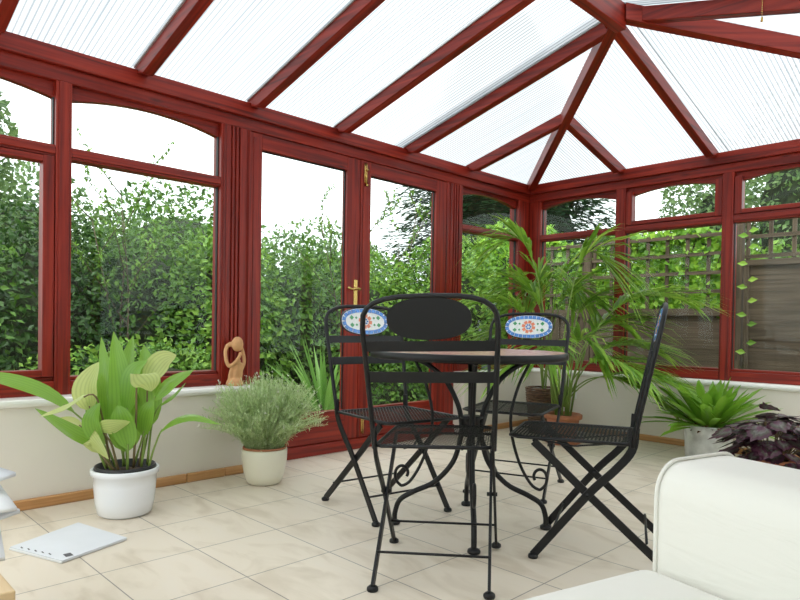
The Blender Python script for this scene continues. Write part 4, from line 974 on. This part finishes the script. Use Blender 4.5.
GP = [(.402, -10, lambda t: .008+.0*t, PAPER2, 'lowest open magazine of the untidy pile on the coffee table', 1.80, -4.75),
      (.416, 6, lambda t: .045*t, PAPER, 'middle newspaper of the untidy pile at the left edge', 1.765, -4.745),
      (.430, -5, lambda t: .075*t-.03*t**3, PAPER2, 'second from top paper with a curled edge in the pile at the left edge', 1.745, -4.73),
      (.452, 10, lambda t: .085*t-.02*t*t, PAPER, 'topmost sheet of the untidy pile of papers at the left edge', 1.70, -4.74)]
for k, (z, r, sg, mt, l, x_, y_) in enumerate(GP): curved_sheet((x_-.022, y_-.022), 0, 0, .27, .30, z, sg, mt, l, .008, r)

# ------------------------------------------------------------------ armchair
def rbox(name, c, h, ax, r, parent, mat, seg=4, puff=0, cuts=5):
    """soft box: subdivided, puffed and rounded"""
    import bmesh
    bm = bmesh.new(); bmesh.ops.create_cube(bm, size=2)
    for v in bm.verts: v.co = V((v.co.x*h[0], v.co.y*h[1], v.co.z*h[2]))
    bmesh.ops.bevel(bm, geom=bm.edges[:], offset=r, segments=seg, profile=.5, affect='EDGES')
    bmesh.ops.subdivide_edges(bm, edges=[e_ for e_ in bm.edges if e_.calc_length() > .12], cuts=cuts, use_grid_fill=True)
    for v in bm.verts:
        p = v.co; qx, qy, qz = p.x/h[0], p.y/h[1], p.z/h[2]; k = puff*max(0, 1-qx*qx)*max(0, 1-qy*qy); k2 = puff*.5*max(0, 1-qx*qx)*max(0, 1-qz*qz)
        if abs(qz) > .9: p.z += math.copysign(k, qz)
        if abs(qy) > .9: p.y += math.copysign(k2, qy)
    me = bpy.data.meshes.new(name); off = V(parent.location)
    rotm = Matrix((V(ax[0]).normalized(), V(ax[1]).normalized(), V(ax[2]).normalized())).transposed()
    for v in bm.verts: v.co = rotm @ v.co + V(c) - off
    bm.to_mesh(me); bm.free(); me.materials.append(mat); me.polygons.foreach_set('use_smooth', [True]*len(me.polygons))
    o = bpy.data.objects.new(name, me); C.objects.link(o); o.parent = parent; return o
_a = math.radians(-15); ax = (V((math.cos(_a), math.sin(_a), 0)), V((-math.sin(_a), math.cos(_a), 0)), V((0, 0, 1)))
e = tag(empty('sofa', (3.2, -4.1, 0)), 'cream quilted sofa with rounded arm in the lower right foreground', 'sofa')
A0, A1 = ax[0].normalized(), ax[1].normalized()
org = V((2.790, -3.747, 0))
def AC(a, b_, z): return org+A0*a+A1*b_+V((0, 0, z))
def sofa_arm(b0):
    w_, h0, h1, r_, fr_ = .232, .05, .612, .055, .026; prof = []
    for t in range(0, 9): a = PI/2*t/8; prof.append((r_-r_*math.cos(a), h1-r_+r_*math.sin(a)))
    for t in range(0, 9): a = PI/2*t/8; prof.append((w_-r_+r_*math.sin(a), h1-r_+r_*math.cos(a)))
    prof = [(0, h0), (0, .2), (0, .36), (0, .47)]+prof+[(w_, .47), (w_, .36), (w_, .2), (w_, h0)]
    cx, cz = w_/2, .35; secs = [(fr_*(1-math.sin(PI/2*k/6)), fr_*(1-math.cos(PI/2*k/6))) for k in range(0, 7)]
    st = [(fr_*(1-math.sin(PI/2*(1-k/6))), fr_*(1-math.cos(PI/2*(1-k/6)))) for k in range(0, 7)]
    b = MB(); n = len(prof); rows = [(a, ins) for a, ins in st]+[(fr_+(.84-fr_)*k/8, 0) for k in range(1, 9)]
    for a, ins in rows:
        sx = (w_/2-ins)/(w_/2); sz = (h1-cz-ins)/(h1-cz)
        for x, z in prof: b.v.append(AC(a, b0+cx+(x-cx)*sx, cz+(z-cz)*(sz if z > cz else 1)))
    for k in range(len(rows)-1):
        for q in range(n-1): b.face([k*n+q, k*n+q+1, (k+1)*n+q+1, (k+1)*n+q])
        b.face([k*n+n-1, k*n, (k+1)*n, (k+1)*n+n-1])
    b.face(list(range(n))[::-1]); b.face([(len(rows)-1)*n+q for q in range(n)])
    ar = b.build('arm', FABRIC, e, True)
    MB().tube([AC(fr_*.75, b0+cx+(x-cx)*1.012, cz+(z-cz)*(1.012 if z > cz else 1)) for x, z in prof], .0035, 6).build('piping', FABRIC, ar, True)
sofa_arm(0); sofa_arm(-1.54)
rbox('seat_cushion', AC(.385, -.65, .345), (.385, .645, .10), ax, .045, e, FABRIC, 5, .012)
rbox('base', AC(.43, -.65, .16), (.42, .65, .12), ax, .02, e, FABRIC, 3)
rbox('backrest', AC(.86, -.65, .44), (.11, .88, .34), ax, .07, e, FABRIC, 5, .01)
for s_, bb_ in ((1, .0), (-1, -.8)):
    pass
for a_, b_ in ((.06, .12), (.06, -1.42), (.88, .12), (.88, -1.42)): MB().lathe([(.02, 0), (.028, .06), (0, .06)], AC(a_, b_, 0), 12).build('leg', BEECH, e, True)
